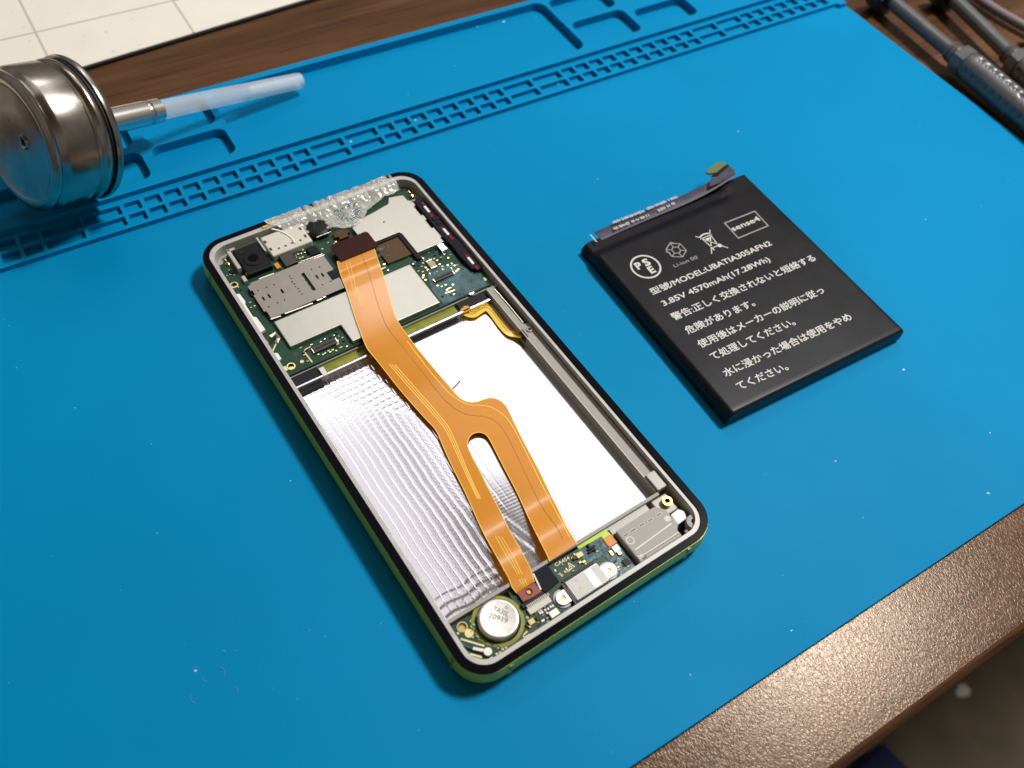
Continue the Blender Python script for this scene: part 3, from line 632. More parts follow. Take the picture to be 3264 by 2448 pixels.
# second camera, black and round, on a brown flex
c = ph(1, 1500, 815, 6.8); MB().lathe((c[0], c[1], 4.6), (0, 0, 1), [(0, 4.2), (1.6, 4.2), (2.1, 3.6), (2.4, 2.4), (2.45, .1)], 40).build('front_camera', m_chip, PH)
part('brown_pad', R(1, 1690, 900, 1900, 880, 6.4), 5.2, 6.3, m_brown); part('brown_pad', R(2, 60, 880, 230, 930, 6.3), 5.2, 6.35, m_brown)
part('connector', R(1, 1060, 1160, 1290, 1230, 6.4), ZB, 6.4, m_chipb, None, 0.15); part('flex_tail', R(1, 1000, 1250, 1090, 1290, 6.2), ZB, 6.0, m_flex)
part('chip', R(1, 1385, 1080, 1550, 1120, 6.2), ZB, 6.3, m_chip)
part('brown_window', (9.6, 18.2, 42.5, 50.6), ZB, 5.9, m_brown, None, 0.1); part('black_border', (17.6, 18.9, 39.5, 50.9), ZB, 6.4, m_chip); part('black_border', (9.0, 18.6, 50.6, 51.2), ZB, 6.4, m_chip)
kr = MB()
for k in range(26):
    c = ph(2, 560 + random.uniform(0, 140), 1030 + random.uniform(0, 150), 6.0); r_ = random.uniform(.15, .45); kr.add([(c[0] - r_, c[1] - r_ * .6, 5.92), (c[0] + r_, c[1] - r_, 5.95), (c[0] + r_ * .6, c[1] + r_, 6.15), (c[0] - r_, c[1] + r_, 6.0)], [(0, 1, 2, 3)])
kind(kr.build('flux_residue', m_resin, BD), 'stuff')
# side key module on the right
KM = MB().plate([[(29.3, 60.8), (30.4, 61.6), (31.6, 61.2), (31.9, 42), (32.3, 38), (32.2, 27.6), (31.2, 27.0), (29.4, 28.2), (28.9, 34), (29.2, 39.5), (28.7, 44), (28.9, 52), (28.8, 58.5)]], 4.4, 6.6).build('side_key_module', m_foam, PH, 0.25)
box('side_key_well', 28.8, 32.6, 26.0, 62.5, 4.3, 4.6, m_hole, PH)
for (n_, xr, yr, xw, yw, xr2, yr2) in ((2, 1095, 545, 1145, 615, 1195, 680), (2, 1320, 830, 1370, 880, 1430, 945), (2, 1610, 1160, 1660, 1220, 1730, 1295)):
    for (x, y, mt, w_, h_, nm) in ((xr, yr, m_red, .85, 1.3, 'key_contact'), (xr2, yr2, m_red, .95, 1.7, 'key_contact'), (xw, yw, m_white, .8, 3.0, 'key_switch')):
        c = ph(n_, x, y, 6.8); box(nm, c[0] - w_ / 2, c[0] + w_ / 2, c[1] - h_ / 2, c[1] + h_ / 2, 6.4, 6.95 if mt is m_white else 6.8, mt, KM, 0.12)
for (n_, x, y, w_, h_) in ((2, 1250, 720, 2.2, .9), (2, 1290, 770, 1.6, .7)):
    c = ph(n_, x, y, 6.9); box('spring_leaf', c[0] - w_ / 2, c[0] + w_ / 2, c[1] - h_ / 2, c[1] + h_ / 2, 6.6, 7.0, m_chip, KM, 0.1)
part('green_corner', (26.5, 31.0, 63.5, 68.6), 4.4, 5.0, m_pcb, PH); part('green_corner', (-31.8, -28.9, 58.5, 66.2), 5.2, 5.24, m_pcb, PH)
for (n_, x, y, z) in ((2, 965, 450, 5.6), (1, 465, 1250, 5.6)):
    c = ph(n_, x, y, z); MB().lathe((c[0], c[1], z - .4), (0, 0, 1), [(0, .8), (.4, .75), (.7, .3), (.72, .05)], 16).build('gold_pad', m_gold, BD); c = ph(n_, x - 25, y - 40, z); box('gold_pad', c[0] - .2, c[0] + .2, c[1] - .5, c[1] + .5, z - .4, z, m_gold, BD)
# board connectors
def connector(x0, x1, y0, y1, z, parent, mt=m_chipb):
    o = box('connector', x0, x1, y0, y1, z, z + .75, mt, parent, 0.12)
    box('connector_groove', x0 + .5, x1 - .5, (y0 + y1) / 2 - .18, (y0 + y1) / 2 + .18, z + .75, z + .8, m_hole, parent)
    for xx in (x0, x1): box('solder_end', xx - .35, xx + .35, y0 + .1, y1 - .1, z, z + .55, m_tin, parent, 0.08)
c = ph(3, 1235, 920, 5.9); connector(c[0] - 3.4, c[0] + 3.4, c[1] - 1.0, c[1] + 1.0, ZB, BD)
c = ph(2, 1345, 1400, 5.9); connector(c[0] - 3.1, c[0] + 3.1, c[1] - .75, c[1] + .75, ZB + .1, BD)
# surface-mounted bits
def smd(n_, x, y, w_, h_, hh=0.45, mt=m_cap, z=None, parent=None, ends=True):
    z = ZB if z is None else z; c = ph(n_, x, y, z + hh); pr_ = parent or BD
    o = box('component', c[0] - w_ / 2, c[0] + w_ / 2, c[1] - h_ / 2, c[1] + h_ / 2, z, z + hh, mt, pr_, 0.06)
    if ends and max(w_, h_) > .9:
        if w_ >= h_:
            for s_ in (-1, 1): box('component_end', c[0] + s_ * w_ / 2 - .14, c[0] + s_ * w_ / 2 + .14, c[1] - h_ / 2 - .01, c[1] + h_ / 2 + .01, z, z + hh + .02, m_tin, pr_)
        else:
            for s_ in (-1, 1): box('component_end', c[0] - w_ / 2 - .01, c[0] + w_ / 2 + .01, c[1] + s_ * h_ / 2 - .14, c[1] + s_ * h_ / 2 + .14, z, z + hh + .02, m_tin, pr_)
smd(2, 1200, 1255, 1.9, 3.0, .7, m_cap)
for (x, y, mt) in ((1100, 1245, m_silk), (1130, 1300, m_gold), (1155, 1325, m_gold), (1230, 1195, m_silk), (1265, 1215, m_gold), (1295, 1260, m_tin), (1330, 1320, m_gold), (1325, 1285, m_silk), (1390, 1270, m_tin), (1435, 1250, m_tin), (1470, 1275, m_gold), (1350, 1140, m_tin), (1395, 1185, m_gold),
                   (1105, 1390, m_gold), (1100, 1415, m_tin), (1130, 1445, m_gold), (1045, 1340, m_cap), (985, 1255, m_tin), (1000, 1275, m_chip), (1040, 1270, m_chip), (1270, 1510, m_gold), (1320, 1520, m_gold), (1365, 1500, m_tin), (1450, 1500, m_gold), (1380, 1570, m_tin), (1430, 1620, m_chip),
                   (1330, 1640, m_chip), (1465, 1610, m_tin), (690, 1330, m_tin), (650, 1300, m_silk), (1510, 1320, m_gold), (1490, 1340, m_gold)):
    smd(2, x, y, random.uniform(.5, .75), random.uniform(.35, .6), .3, mt, ends=False)
for (x, y) in ((1400, 1545), (1440, 1575), (1390, 1590)): smd(2, x, y, 2.0, .35, .3, m_gold, ends=False)
for (n_, pts, wd) in ((4, ((670, 250), (815, 420)), .45), (4, ((1040, 130), (1150, 245)), .4), (4, ((940, 215), (1010, 290)), .3), (3, ((1050, 950), (1010, 970), (995, 1000), (1090, 1125)), .38), (3, ((675, 880), (625, 990)), .38)):
    MB().ribbon([(*ph(n_, x, y, ZB), ZB + .01) for x, y in pts], wd, 0.03).build('gold_trace', m_silk, BD)
for (n_, x, y, r_) in ((3, 968, 1115, .52), (4, 1110, 300, .95)): MB().cyl(*ph(n_, x, y, ZB), ZB, ZB + .06, r_, 20).build('gold_pad', m_silk if r_ < .6 else m_tin, BD)
part('gold_pad', R(3, 745, 1180, 805, 1215, ZB), ZB, ZB + .1, m_silk); part('gold_pad', R(4, 1250, 140, 1305, 155, ZB), ZB, ZB + .1, m_silk)
part('matt_patch', R(3, 850, 1020, 935, 1040, ZB), ZB, ZB + .03, m_chipb)
for (x, y) in ((1190, 880), (1300, 830), (1345, 805), (1160, 1030), (1240, 1015), (1280, 985), (1330, 975), (1370, 985), (1385, 905), (1425, 945), (1495, 935), (1080, 915), (1055, 945), (1235, 850), (1390, 865), (1215, 1030), (1300, 1000), (1360, 950)):
    smd(3, x, y, random.uniform(.5, .9), random.uniform(.3, .5), .3, random.choice((m_silk, m_gold, m_tin, m_chip)), ends=False)
smd(1, 510, 1345, 1.3, 1.3, .5, m_chip, ends=False)
for (x, y) in ((480, 1330), (490, 1380), (540, 1385), (455, 1395)): smd(1, x, y, .4, .3, .25, m_tin, ends=False)
for (x, y) in ((1300, 1095), (1330, 1130), (1345, 1175), (1290, 1140), (1370, 1120), (1310, 1190), (1575, 1080), (1345, 1090)): smd(1, x, y, .55, .45, .35, random.choice((m_silk, m_tin, m_gold)), ends=False)
rnd = random.Random(11)
def scatter(regions, z, parent):
    for (xa, xb, ya, yb, n_) in regions:
        used = []
        for _ in range(n_ * 6):
            if len(used) >= n_: break
            x, y = rnd.uniform(xa, xb), rnd.uniform(ya, yb)
            if any(abs(x - a) < .85 and abs(y - b) < .55 for a, b in used): continue
            used.append((x, y)); a_, b_ = (rnd.choice(((.55, .28), (.28, .55), (.4, .25), (.7, .4))))
            mt = rnd.choice((m_cap, m_tin, m_silk, m_chip, m_gold, m_cap)); h_ = rnd.uniform(.15, .35)
            box('component', x - a_ / 2, x + a_ / 2, y - b_ / 2, y + b_ / 2, z, z + h_, mt, parent)
scatter([(19.6, 28, 36.6, 41, 16), (15.6, 19, 31, 41, 10), (19.5, 27.8, 30, 33.5, 8), (-27, -24.5, 22.5, 28, 5), (-15.5, -13.6, 23, 28, 4), (-12, -4.5, 55.8, 59, 10), (-31.5, -29.6, 46, 60, 8), (9, 18, 52, 52.2, 0), (6.5, 9.0, 41, 50, 6), (-3, 6, 57, 60, 9)], ZB, BD)
# antenna contact and white strip at the left edge of the board
MB().plate([[(-32.6, 53.2), (-31.5, 52.8), (-31.3, 49.5), (-31.8, 48.8), (-31.8, 43.5), (-31.1, 42.8), (-30.9, 37.7), (-32.6, 37.4)]], 4.8, 6.2).build('white_spacer', m_white, PH, 0.12)
box('spacer_slot', -31.75, -31.45, 44.2, 47.6, 5.2, 5.8, m_chip, PH)
MB().plate([[ph(3, x, y, 5.9) for x, y in ((600, 1020), (680, 1010), (725, 1075), (695, 1100), (640, 1080))]], 4.8, 5.9).build('white_spacer', m_white, PH, 0.12)
MB().ribbon([(*ph(3, x, y, 6.1), z) for x, y, z in ((540, 900, 5.6), (600, 830, 6.3), (660, 790, 6.4), (690, 830, 5.7), (660, 880, 5.4))], 1.0, .12).build('spring_contact', m_edge, BD, 0.04)
part('dark_notch', R(3, 330, 290, 420, 330, 5.6), ZB, 5.9, m_chip); part('dark_notch', R(3, 430, 400, 520, 470, 5.6), ZB, 6.1, m_chip); part('dark_notch', R(3, 520, 520, 600, 570, 5.6), ZB, 6.1, m_chip)
# yellow signal flex to the side keys
zy = lambda y: 4.2 if y > 17 else max(3.0, 4.2 - (17 - y) * .45)
pts = [(*ph(4, x, y, z), z) for x, y, z in ((1010, 490, 4.4), (1060, 540, 3.6), (1130, 560, 3.3), (1200, 520, 3.2), (1270, 480, 3.3), (1330, 500, 3.3), (1400, 580, 3.2), (1480, 690, 3.2), (1560, 770, 3.3), (1640, 790, 3.6), (1720, 800, 4.4))]
sp_ = [tuple(p) for p in smooth_line(pts, 5)]
YF = MB().ribbon(sp_, 2.6, 0.1).build('signal_flex', m_yflex, PH, 0.03)
MB().ribbon([(x, y, z + .1) for x, y, z in sp_], .18, 0.03).build('flex_line', m_tracev, YF)
MB().ribbon([(x + .6, y + .6, z + .1) for x, y, z in sp_], .16, 0.03).build('flex_line', m_tracev, YF)
c = ph(4, 1700, 790, 6.1); box('flex_exit', 28.9, 29.8, c[1] - 1.6, c[1] + 1.6, 3.4, 5.66, m_brown, YF, .1)
c = ph(4, 1050, 500, 4.6); box('flex_joint', c[0] - 1.3, c[0] + 1.3, c[1] - .9, c[1] + .9, 4.2, 4.7, m_flex, YF, .1)

# ---- lower board -----------------------------------------------------------
ZL = 5.0
cx_, cy_ = -22.45, -63.35                    # coin motor centre
holeL = ph(5, 345, 1100, ZL)
lo = [(-32.0, -58.6), (-27.7, -58.6)] + [(cx_ + 5.15 * cos(RAD(a)), cy_ + 5.15 * sin(RAD(a))) for a in range(128, 372, 12)] + [(-16.6, -58.6), (13.0, -58.8), (13.0, -70.2), (-24, -70.2)] + [(-27.2 + 5 * cos(RAD(a)), -65.2 + 5 * sin(RAD(a))) for a in (270, 250, 230, 210, 190)][::1]
usb_cut = [(-8.6, -70.2)]
LBD = MB().plate([lo, circ(*holeL, .95)], ZL - .8, ZL).build('lower_board', m_pcb, PH, 0.06)
MB().plate([circ(*holeL, 1.25), circ(*holeL, .95)], ZL, ZL + .05).build('screw_ring', m_gold, LBD); MB().cyl(*holeL, ZL - 1.3, ZL - .7, .8, 14).build('screw_hole', m_brass, LBD)
MB().plate([circ(cx_, cy_, 6.0, 40), circ(cx_, cy_, 5.15, 40)], ZL, ZL + .05).build('motor_ring', m_olive, LBD)
MB().plate([[(3.2, -59.0), (12.6, -59.2), (12.8, -69.8), (7.4, -69.9), (8.2, -67), (7.6, -63.6), (5.2, -63.2), (2.5, -63.0)]], ZL, ZL + .10).build('resin_patch', m_pcbw, LBD, 0.04)
MB().plate([[(-10.6, -64.9), (-9.6, -64.6), (-9.5, -68), (-8.4, -69.3), (-5.8, -69.6), (-6, -70.1), (-10.4, -70.1), (-10.9, -67)]], ZL, ZL + .10).build('resin_patch', m_pcbw, LBD, 0.04)
CO = MB().lathe((cx_, cy_, 3.4), (0, 0, 1), [(0, 4.6), (.2, 4.75), (3.1, 4.75), (3.35, 4.6), (3.5, 4.3), (3.46, 4.0), (3.5, .05)], 72).build('vibration_motor', m_coin, PH)
text('motor_marking', 'YA30L', m_coinink, CO, ph(5, 700, 900, 6.9), ph(5, 880, 985, 6.9), 1.15, 6.925, thick=0.0)
text('motor_marking', '20919', m_coinink, CO, ph(5, 650, 985, 6.9), ph(5, 870, 1060, 6.9), 1.15, 6.925, thick=0.0)
MB().plate([circ(*ph(5, 862, 872, 6.9), .32, 16), circ(*ph(5, 862, 872, 6.9), .2, 16)], 6.88, 6.93).build('motor_dot', m_inkd, CO)
scatter([(-15.5, -12, -70, -67.5, 7), (-9.3, -5.2, -62.9 + .1, -60, 0), (-4.5, 2.5, -62.8, -59.4, 8), (8.4, 12.4, -69.3, -63, 9), (-16, -11.5, -62.6, -60, 5), (-31, -27.5, -64.5, -61, 4)], ZL, LBD)
# usb port
UB = MB().plate([[(-5.1, -64.3), (4.6, -64.3), (4.6, -69.6), (-5.1, -69.6)]], 4.2, 6.7).build('charging_port', m_steelw, PH, 0.3)
box('port_side', -5.7, -5.1, -69.9, -64.2, 4.2, 6.3, m_chipb, UB, 0.08)
box('port_label', -4.3, 4.4, -69.3, -64.7, 6.7, 6.76, m_lip, UB, 0.03); box('port_glare', 0.4, 2.3, -69.3, -64.7, 6.76, 6.78, m_steelw, UB)  # bright strip on the port top paints a white reflection
for c in ((ph(5, 1680, 555, 6.8)), (ph(5, 1735, 640, 6.8))): MB().cyl(*c, 6.76, 6.79, .3, 16).build('port_dimple', m_grey, UB)
for (n_, x, y) in ((5, 1535, 755), (5, 2070, 430)):
    c = ph(n_, x, y, 6.0); s_ = -1 if x < 1800 else 1
    MB().plate([[(c[0] + s_ * -1.9, c[1] - 1.6), (c[0] + s_ * .2, c[1] - 1.6)] + [(c[0] + s_ * .2 + s_ * 1.6 * cos(RAD(a)), c[1] + 1.6 * sin(RAD(a))) for a in range(-75, 76, 15)] + [(c[0] + s_ * .2, c[1] + 1.6), (c[0] + s_ * -1.9, c[1] + 1.6)], circ(c[0], c[1], .58, 16)], 5.6, 6.05).build('mounting_lug', m_lug, UB, 0.08)
    MB().cyl(c[0], c[1], 5.3, 5.7, .58, 16).build('lug_hole', m_brass, UB)
    MB().plate([circ(c[0], c[1] + .1, 2.3, 28)], 5.0, 5.3).build('lug_seat', m_grey, UB, .1)
pn = [box('port_pin', -4.6 + .46 * k, -4.6 + .46 * k + .22, -64.3, -63.5, ZL + .02, ZL + .4, m_chipb, UB) for k in range(20)]
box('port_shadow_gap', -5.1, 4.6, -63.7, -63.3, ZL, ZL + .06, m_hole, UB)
# black pad beside the flex
MB().plate([[(-11.1, -58.3), (-5.4, -58.3), (-5.4, -63.2), (-9.7, -63.8), (-9.8, -62.9), (-11.2, -62.8)]], ZL, 5.75).build('black_pad', m_foam, LBD, 0.2)
MB().ribbon([(*ph(5, 1180, 470, 5.9), 5.7), (*ph(5, 1270, 660, 5.9), 5.7)], .35, .1).build('pad_edge', m_white, LBD)
# flat connector with pins
c0_ = ph(5, 1150, 950, 5.8); c1_ = ph(5, 1370, 770, 5.8)
FC = box('flat_connector', c0_[0] - 0.1, c1_[0] + .2, c0_[1] - .1, c0_[1] + 1.5, ZL, 5.8, m_cream, LBD, 0.1)
box('connector_latch', c0_[0] - .8, c1_[0] - .1, c0_[1] + 1.9, c0_[1] + 3.1, ZL, 5.9, m_chip, LBD, 0.15)
for k in range(12):
    x = c0_[0] + .4 + (c1_[0] - c0_[0] - .7) * k / 11; box('connector_pin', x - .13, x + .13, c0_[1] + 1.3, c0_[1] + 2.2, 5.8, 5.92, m_cream, LBD)
smd(5, 1425, 935, 2.3, 1.6, .8, m_silk, ZL, LBD, False); c = ph(5, 1425, 935, ZL + .8); box('component_top', c[0] - .95, c[0] + .95, c[1] - .6, c[1] + .6, ZL + .8, ZL + .84, m_coin, LBD)
for (x, y, w_, h_, hh, mt) in ((1160, 1035, 1.5, 1.3, .7, m_gold), (1235, 995, .9, 1.0, .6, m_brown), (1260, 935, .5, .6, .4, m_white), (1285, 925, .5, .6, .4, m_white), (1320, 900, .5, .5, .4, m_white), (1355, 885, .5, .5, .4, m_white), (1385, 862, .5, .5, .4, m_white), (1410, 850, .5, .5, .4, m_white),
                               (1725, 250, 1.7, 1.2, .7, m_silk), (1665, 285, .9, .9, .6, m_brown), (1700, 240, .7, .5, .5, m_tin), (1775, 330, .9, .6, .5, m_gold), (1730, 340, .7, .6, .4, m_gold), (1795, 355, .5, .4, .3, m_silk), (1140, 1095, .6, .6, .5, m_gold), (1105, 1080, .5, .8, .5, m_brown), (1925, 210, .4, .4, .3, m_silk)):
    smd(5, x, y, w_, h_, hh, mt, ZL, LBD, False)
for (x, y, w_, h_, hh, mt) in ((495, 975, 2.0, .5, .7, m_chip), (500, 1010, 1.9, .45, .7, m_chip), (475, 965, .5, 1.6, .75, m_chip), (530, 990, .5, 1.4, .6, m_chip), (790, 985, 1.8, 1.7, .8, m_white), (735, 1040, .8, 1.4, .4, m_gold), (830, 1040, .9, .9, .6, m_tin), (820, 1015, .6, .6, .5, m_brown), (910, 1145, 1.7, 1.6, .5, m_chip), (930, 1195, .5, .3, .2, m_silk), (570, 1020, .4, .4, .3, m_silk)):
    smd(6, x, y, w_, h_, hh, mt, ZL, LBD, False)
for k in range(16):
    c = ph(5, 1180 + 9 * k + random.uniform(-3, 3), 945 - 5.0 * k + random.uniform(-12, 12), ZL + .2); box('component', c[0] - .16, c[0] + .16, c[1] - .12, c[1] + .12, ZL, ZL + .2, random.choice((m_chip, m_tin, m_chip)), LBD)
text('board_marking', 'CA454', m_silk, LBD, ph(5, 1445, 392, ZL), ph(5, 1612, 300, ZL), .82, ZL + .04, thick=0.02)
ta, tb, tcc = ph(5, 1605, 440, ZL), ph(5, 1672, 388, ZL), ph(5, 1587, 340, ZL)
cxm = ((ta[0] + tb[0] + tcc[0]) / 3, (ta[1] + tb[1] + tcc[1]) / 3); inn = [(cxm[0] + (q[0] - cxm[0]) * .62, cxm[1] + (q[1] - cxm[1]) * .62) for q in (ta, tb, tcc)]
MB().plate([[ta, tb, tcc], inn], ZL, ZL + .04).build('warning_triangle', m_silk, LBD)
MB().plate([[(cxm[0] + (q[0] - cxm[0]) * .3, cxm[1] + (q[1] - cxm[1]) * .3) for q in (ta, tb, tcc)]], ZL, ZL + .04).build('warning_triangle', m_silk, LBD)
for (x, y) in ((450, 1030), (460, 1092), (295, 1175), (490, 1155), (340, 1245), (555, 1245), (605, 1282), (692, 1320), (765, 1338), (858, 1338), (788, 1403), (1110, 990), (1352, 718), (1515, 495), (1590, 440), (820, 1360), (1555, 450)):
    c = ph(5, x, y, ZL); MB().plate([circ(*c, .30, 12), circ(*c, .14, 12)], ZL, ZL + .05).build('via', m_silk, LBD)
MB().cyl(*ph(5, 425, 1175, ZL), ZL, ZL + .06, .98, 28).build('gold_pad', m_silk, LBD); MB().cyl(*ph(5, 750, 1418, ZL), ZL, ZL + .06, .26, 12).build('gold_pad', m_silk, LBD)
for a_, b_ in (((340, 1245), (605, 1325)), ((440, 1418), (575, 1458)), ((1065, 1195), (1110, 1150)), ((1075, 1225), (1140, 1185)), ((1060, 1205), (1075, 1222))):
    MB().ribbon([(*ph(5, *a_, ZL), ZL + .01), (*ph(5, *b_, ZL), ZL + .01)], .42 if a_[0] < 800 else .3, .04).build('gold_trace', m_silk, LBD)
ant = [(*ph(5, x, y, 5.4), 5.3) for x, y in ((330, 1290), (390, 1330), (470, 1352))]
MB().tube([tuple(p) for p in smooth_line(ant, 5)], .38, 10).build('antenna_wire', m_blue, PH)
AP = MB().ribbon([(*ph(5, x, y, 5.6), 5.3) for x, y in ((465, 1350), (560, 1372), (640, 1385))], .85, .5).build('antenna_plug', m_coin, PH, .12)
MB().cyl(*ph(5, 645, 1388, 5.9), 5.2, 5.9, 1.05, 28, .98).build('plug_cap', m_coin, AP, .1)
box('spring_contact', *sorted((ph(5, 640, 1480, 5.3)[0], ph(5, 720, 1480, 5.3)[0])), *sorted((ph(5, 680, 1480, 5.3)[1] - .4, ph(5, 680, 1480, 5.3)[1] + .4)), 5.0, 5.4, m_tin, PH, .08)
# grey speaker block and corner fittings
SB = MB().plate([[(13.2, -60.6), (25.6, -60.4), (27.4, -62.3), (27.6, -67.2), (26.4, -68.2), (26.4, -70.1), (13.2, -70.1)]], 3.0, 6.9).build('speaker_module', m_greyd, PH, 0.35, 3)
for (x, y) in ((905, 830), (990, 775), (1090, 712), (1190, 655), (1290, 590)):
    c = ph(6, x, y, 6.9); MB().plate([rrect(c[0] - .95, c[0] + .95, c[1] - .32, c[1] + .32, .25, 3)], 6.9, 6.93).build('vent_slot', m_chipb if False else m_grey, SB)
    MB().plate([rrect(c[0] - .75, c[0] + .75, c[1] - .16, c[1] + .16, .12, 3)], 6.93, 6.95).build('vent_slot', m_chipb, SB)
MB().ribbon([(14.0, -66.9, 6.9), (26.2, -66.2, 6.9)], .5, .12).build('speaker_ridge', m_lip, SB, .05)
MB().ribbon([(13.8, -69.0, 6.9), (26.0, -69.0, 6.9)], .35, .3).build('speaker_ridge', m_lip, SB, .05)
MB().plate([circ(*ph(6, 955, 895, 6.9), 1.1, 24), circ(*ph(6, 955, 895, 6.9), .8, 24)], 6.9, 6.94).build('speaker_mark', m_cream, SB); MB().cyl(*ph(6, 1390, 640, 6.9), 6.9, 6.93, .8, 24).build('speaker_mark', m_cream, SB)
c = ph(6, 1100, 1090, 6.9); box('clip_notch', c[0] - .3, c[0] + .9, c[1] - .55, c[1] + .45, 6.9, 6.95, m_chipb, SB, .02); box('clip_block', c[0] - 1.1, c[0] + .4, c[1] - .2, c[1] + .8, 6.9, 7.05, m_lip, SB, .1)
c = ph(6, 1620, 790, 6.9); box('clip_notch', c[0] - .5, c[0] + .4, c[1] - .5, c[1] + .5, 6.5, 6.95, m_chipb, SB, .02)
box('speaker_shelf', 10.5, 25.0, -60.4, -57.9, 3.0, 5.0, m_grey, PH, .1)
MB().plate([[(3.6, -58.2), (12.2, -58.2), (12.6, -60.6), (10.4, -60.6), (10.2, -59.2), (3.6, -59.0)]], 4.9, 5.12).build('lime_film', m_bumper, PH)
box('peach_pad', 10.0, 12.6, -62.6, -60.0, 4.9, 5.3, m_flex, PH, .1)
c = ph(6, 1235, 555, 5.6); MB().cyl(*c, 5.0, 5.6, .9, 20).build('lime_dot', m_yflex, PH)
c = ph(6, 1390, 430, 6.2)
BB = MB().plate([circ(c[0], c[1], 1.35, 28), circ(c[0], c[1], .65, 28)], 4.6, 6.3).build('brass_insert', m_brass, PH, .12); MB().cyl(*c, 4.6, 5.3, .66, 16).build('insert_thread', m_chipb, BB)
box('corner_shelf', 26.5, 31.5, -63.4, -58.3, 3.0, 5.0, m_grey, PH, .3)
box('corner_shelf', 27.8, 32.4, -70.0, -61, 2.0, 3.0, m_hole, PH, .3)
c = ph(6, 1530, 610, 5.6); MB().plate([[(c[0] - 1.9, c[1] - 1.6), (c[0] + 1.3, c[1] - 1.4), (c[0] + 2.2, c[1] + .4), (c[0] + 1.2, c[1] + 1.7), (c[0] - 1.6, c[1] + 1.5)]], 4.5, 5.6).build('white_gasket', m_white, PH, .3)
c = ph(6, 1710, 670, 6.8); MB().plate([circ(c[0] - .1, c[1], 1.9, 24), circ(c[0], c[1], .78, 20)], 4.5, 6.8).build('corner_boss', m_greyd, PH, .1); MB().cyl(*c, 4.5, 5.0, .8, 16).build('boss_hole', m_hole, PH)
box('rail_foot', 29.4, 32.4, -57.4, -52.2, 5.0, 6.6, m_grey, PH, .2)

# ---- long amber flex cable --------------------------------------------------
def lerp(a, b, t): t = max(0, min(1, t)); t = t * t * (3 - 2 * t); return a + (b - a) * t
def zflex(x, y):
    if y > 45: z = lerp(6.95, 7.5, (y - 45) / 6)
    elif y > 22: z = 6.95 + .22 * exp(-((y - 42.5) / 3.0) ** 2)
    elif y > -2: z = lerp(4.2, 6.95, (y + 2) / 24)
    elif y > -40: z = lerp(3.5, 4.2, (y + 40) / 38)
    elif y > -56.2: z = lerp(6.35, 3.5, (y + 56.2) / 16.2)
    elif y > -59.2: z = 6.35 - .10 * (y + 56.2) ** 2 * .2
    else: z = lerp(5.55, 6.2, (y + 61.5) / 2.3)
    return z
def fx(n_, x, y):
    z = 5.0
    for _ in range(6): p_ = ph(n_, x, y, z); z = zflex(*p_)
    return p_
L_ = [(2, 90, 1230), (2, 150, 1450), (3, 1480, 230), (3, 1530, 400), (3, 1600, 620), (3, 1670, 810), (3, 1735, 975), (3, 1810, 1050), (9, 960, 160), (9, 1110, 340), (9, 1250, 500), (9, 1330, 580), (9, 1372, 640), (9, 1410, 740), (10, 1080, 150), (10, 1200, 380), (10, 1300, 600), (10, 1400, 830),
      (10, 1500, 1020), (10, 1600, 1200), (10, 1700, 1380), (10, 1752, 1465), (5, 925, 632), (5, 985, 702)]
LR = [(5, 1190, 570), (10, 1990, 1325), (10, 1960, 1270), (10, 1850, 1060), (10, 1750, 900), (10, 1650, 680), (10, 1560, 520), (8, 520, 1200), (8, 420, 1010), (8, 350, 870), (8, 331, 800), (8, 340, 740), (8, 365, 695), (8, 410, 668), (8, 465, 655), (8, 525, 668), (8, 570, 705), (8, 620, 790), (8, 720, 990), (8, 830, 1200), (8, 960, 1450),
      (10, 2000, 800), (10, 2130, 1060), (5, 1345, 255), (5, 1372, 330)]
RR = [(5, 1690, 120), (6, 310, 905), (6, 200, 740), (8, 1440, 1650), (8, 1250, 1260), (8, 1100, 970), (8, 950, 690), (8, 850, 480), (8, 800, 370), (8, 750, 310), (8, 690, 270), (8, 620, 253), (8, 540, 262), (8, 460, 297), (8, 400, 305), (8, 330, 300), (8, 260, 270), (8, 180, 195),
      (4, 880, 1430), (4, 720, 1250), (4, 560, 1060), (4, 400, 860), (4, 270, 680), (4, 210, 560), (4, 150, 330), (4, 85, 110), (2, 590, 1270), (2, 530, 1080)]
def smo(lst, a): return [fx(*q) for q in lst]
def soften(lst, passes=2):
    P_ = [(p_.x, p_.y) for p_ in smooth_line([(q[0], q[1], 0) for q in lst], 4)]
    for _ in range(passes): P_ = [P_[0]] + [((P_[i - 1][0] + 2 * P_[i][0] + P_[i + 1][0]) / 4, (P_[i - 1][1] + 2 * P_[i][1] + P_[i + 1][1]) / 4) for i in range(1, len(P_) - 1)] + [P_[-1]]
    return P_
sides = [soften(smo(L_, 0), 6), soften(smo(LR, 0), 4), soften(smo(RR, 0), 6)]
outline = sides[0] + sides[1] + sides[2]
FLX = draped(outline, zflex, 0.8, 0.14, 'flex_cable', m_flex, PH)
for sd in sides: MB().ribbon([(x, y, zflex(x, y) - .01) for x, y in sd], .17, .05).build('flex_edge_glow', m_trace, FLX)  # yellow lines painted for the edges glowing where lit from behind
def ftrace(lst, wd, mt, nm='flex_trace'):
    P_ = [Vector((x, y, 0)) for x, y in soften([fx(*q) for q in lst], 10)]
    MB().ribbon([(p_.x, p_.y, zflex(p_.x, p_.y) + .012) for p_ in P_], wd, .03).build(nm, mt, FLX)
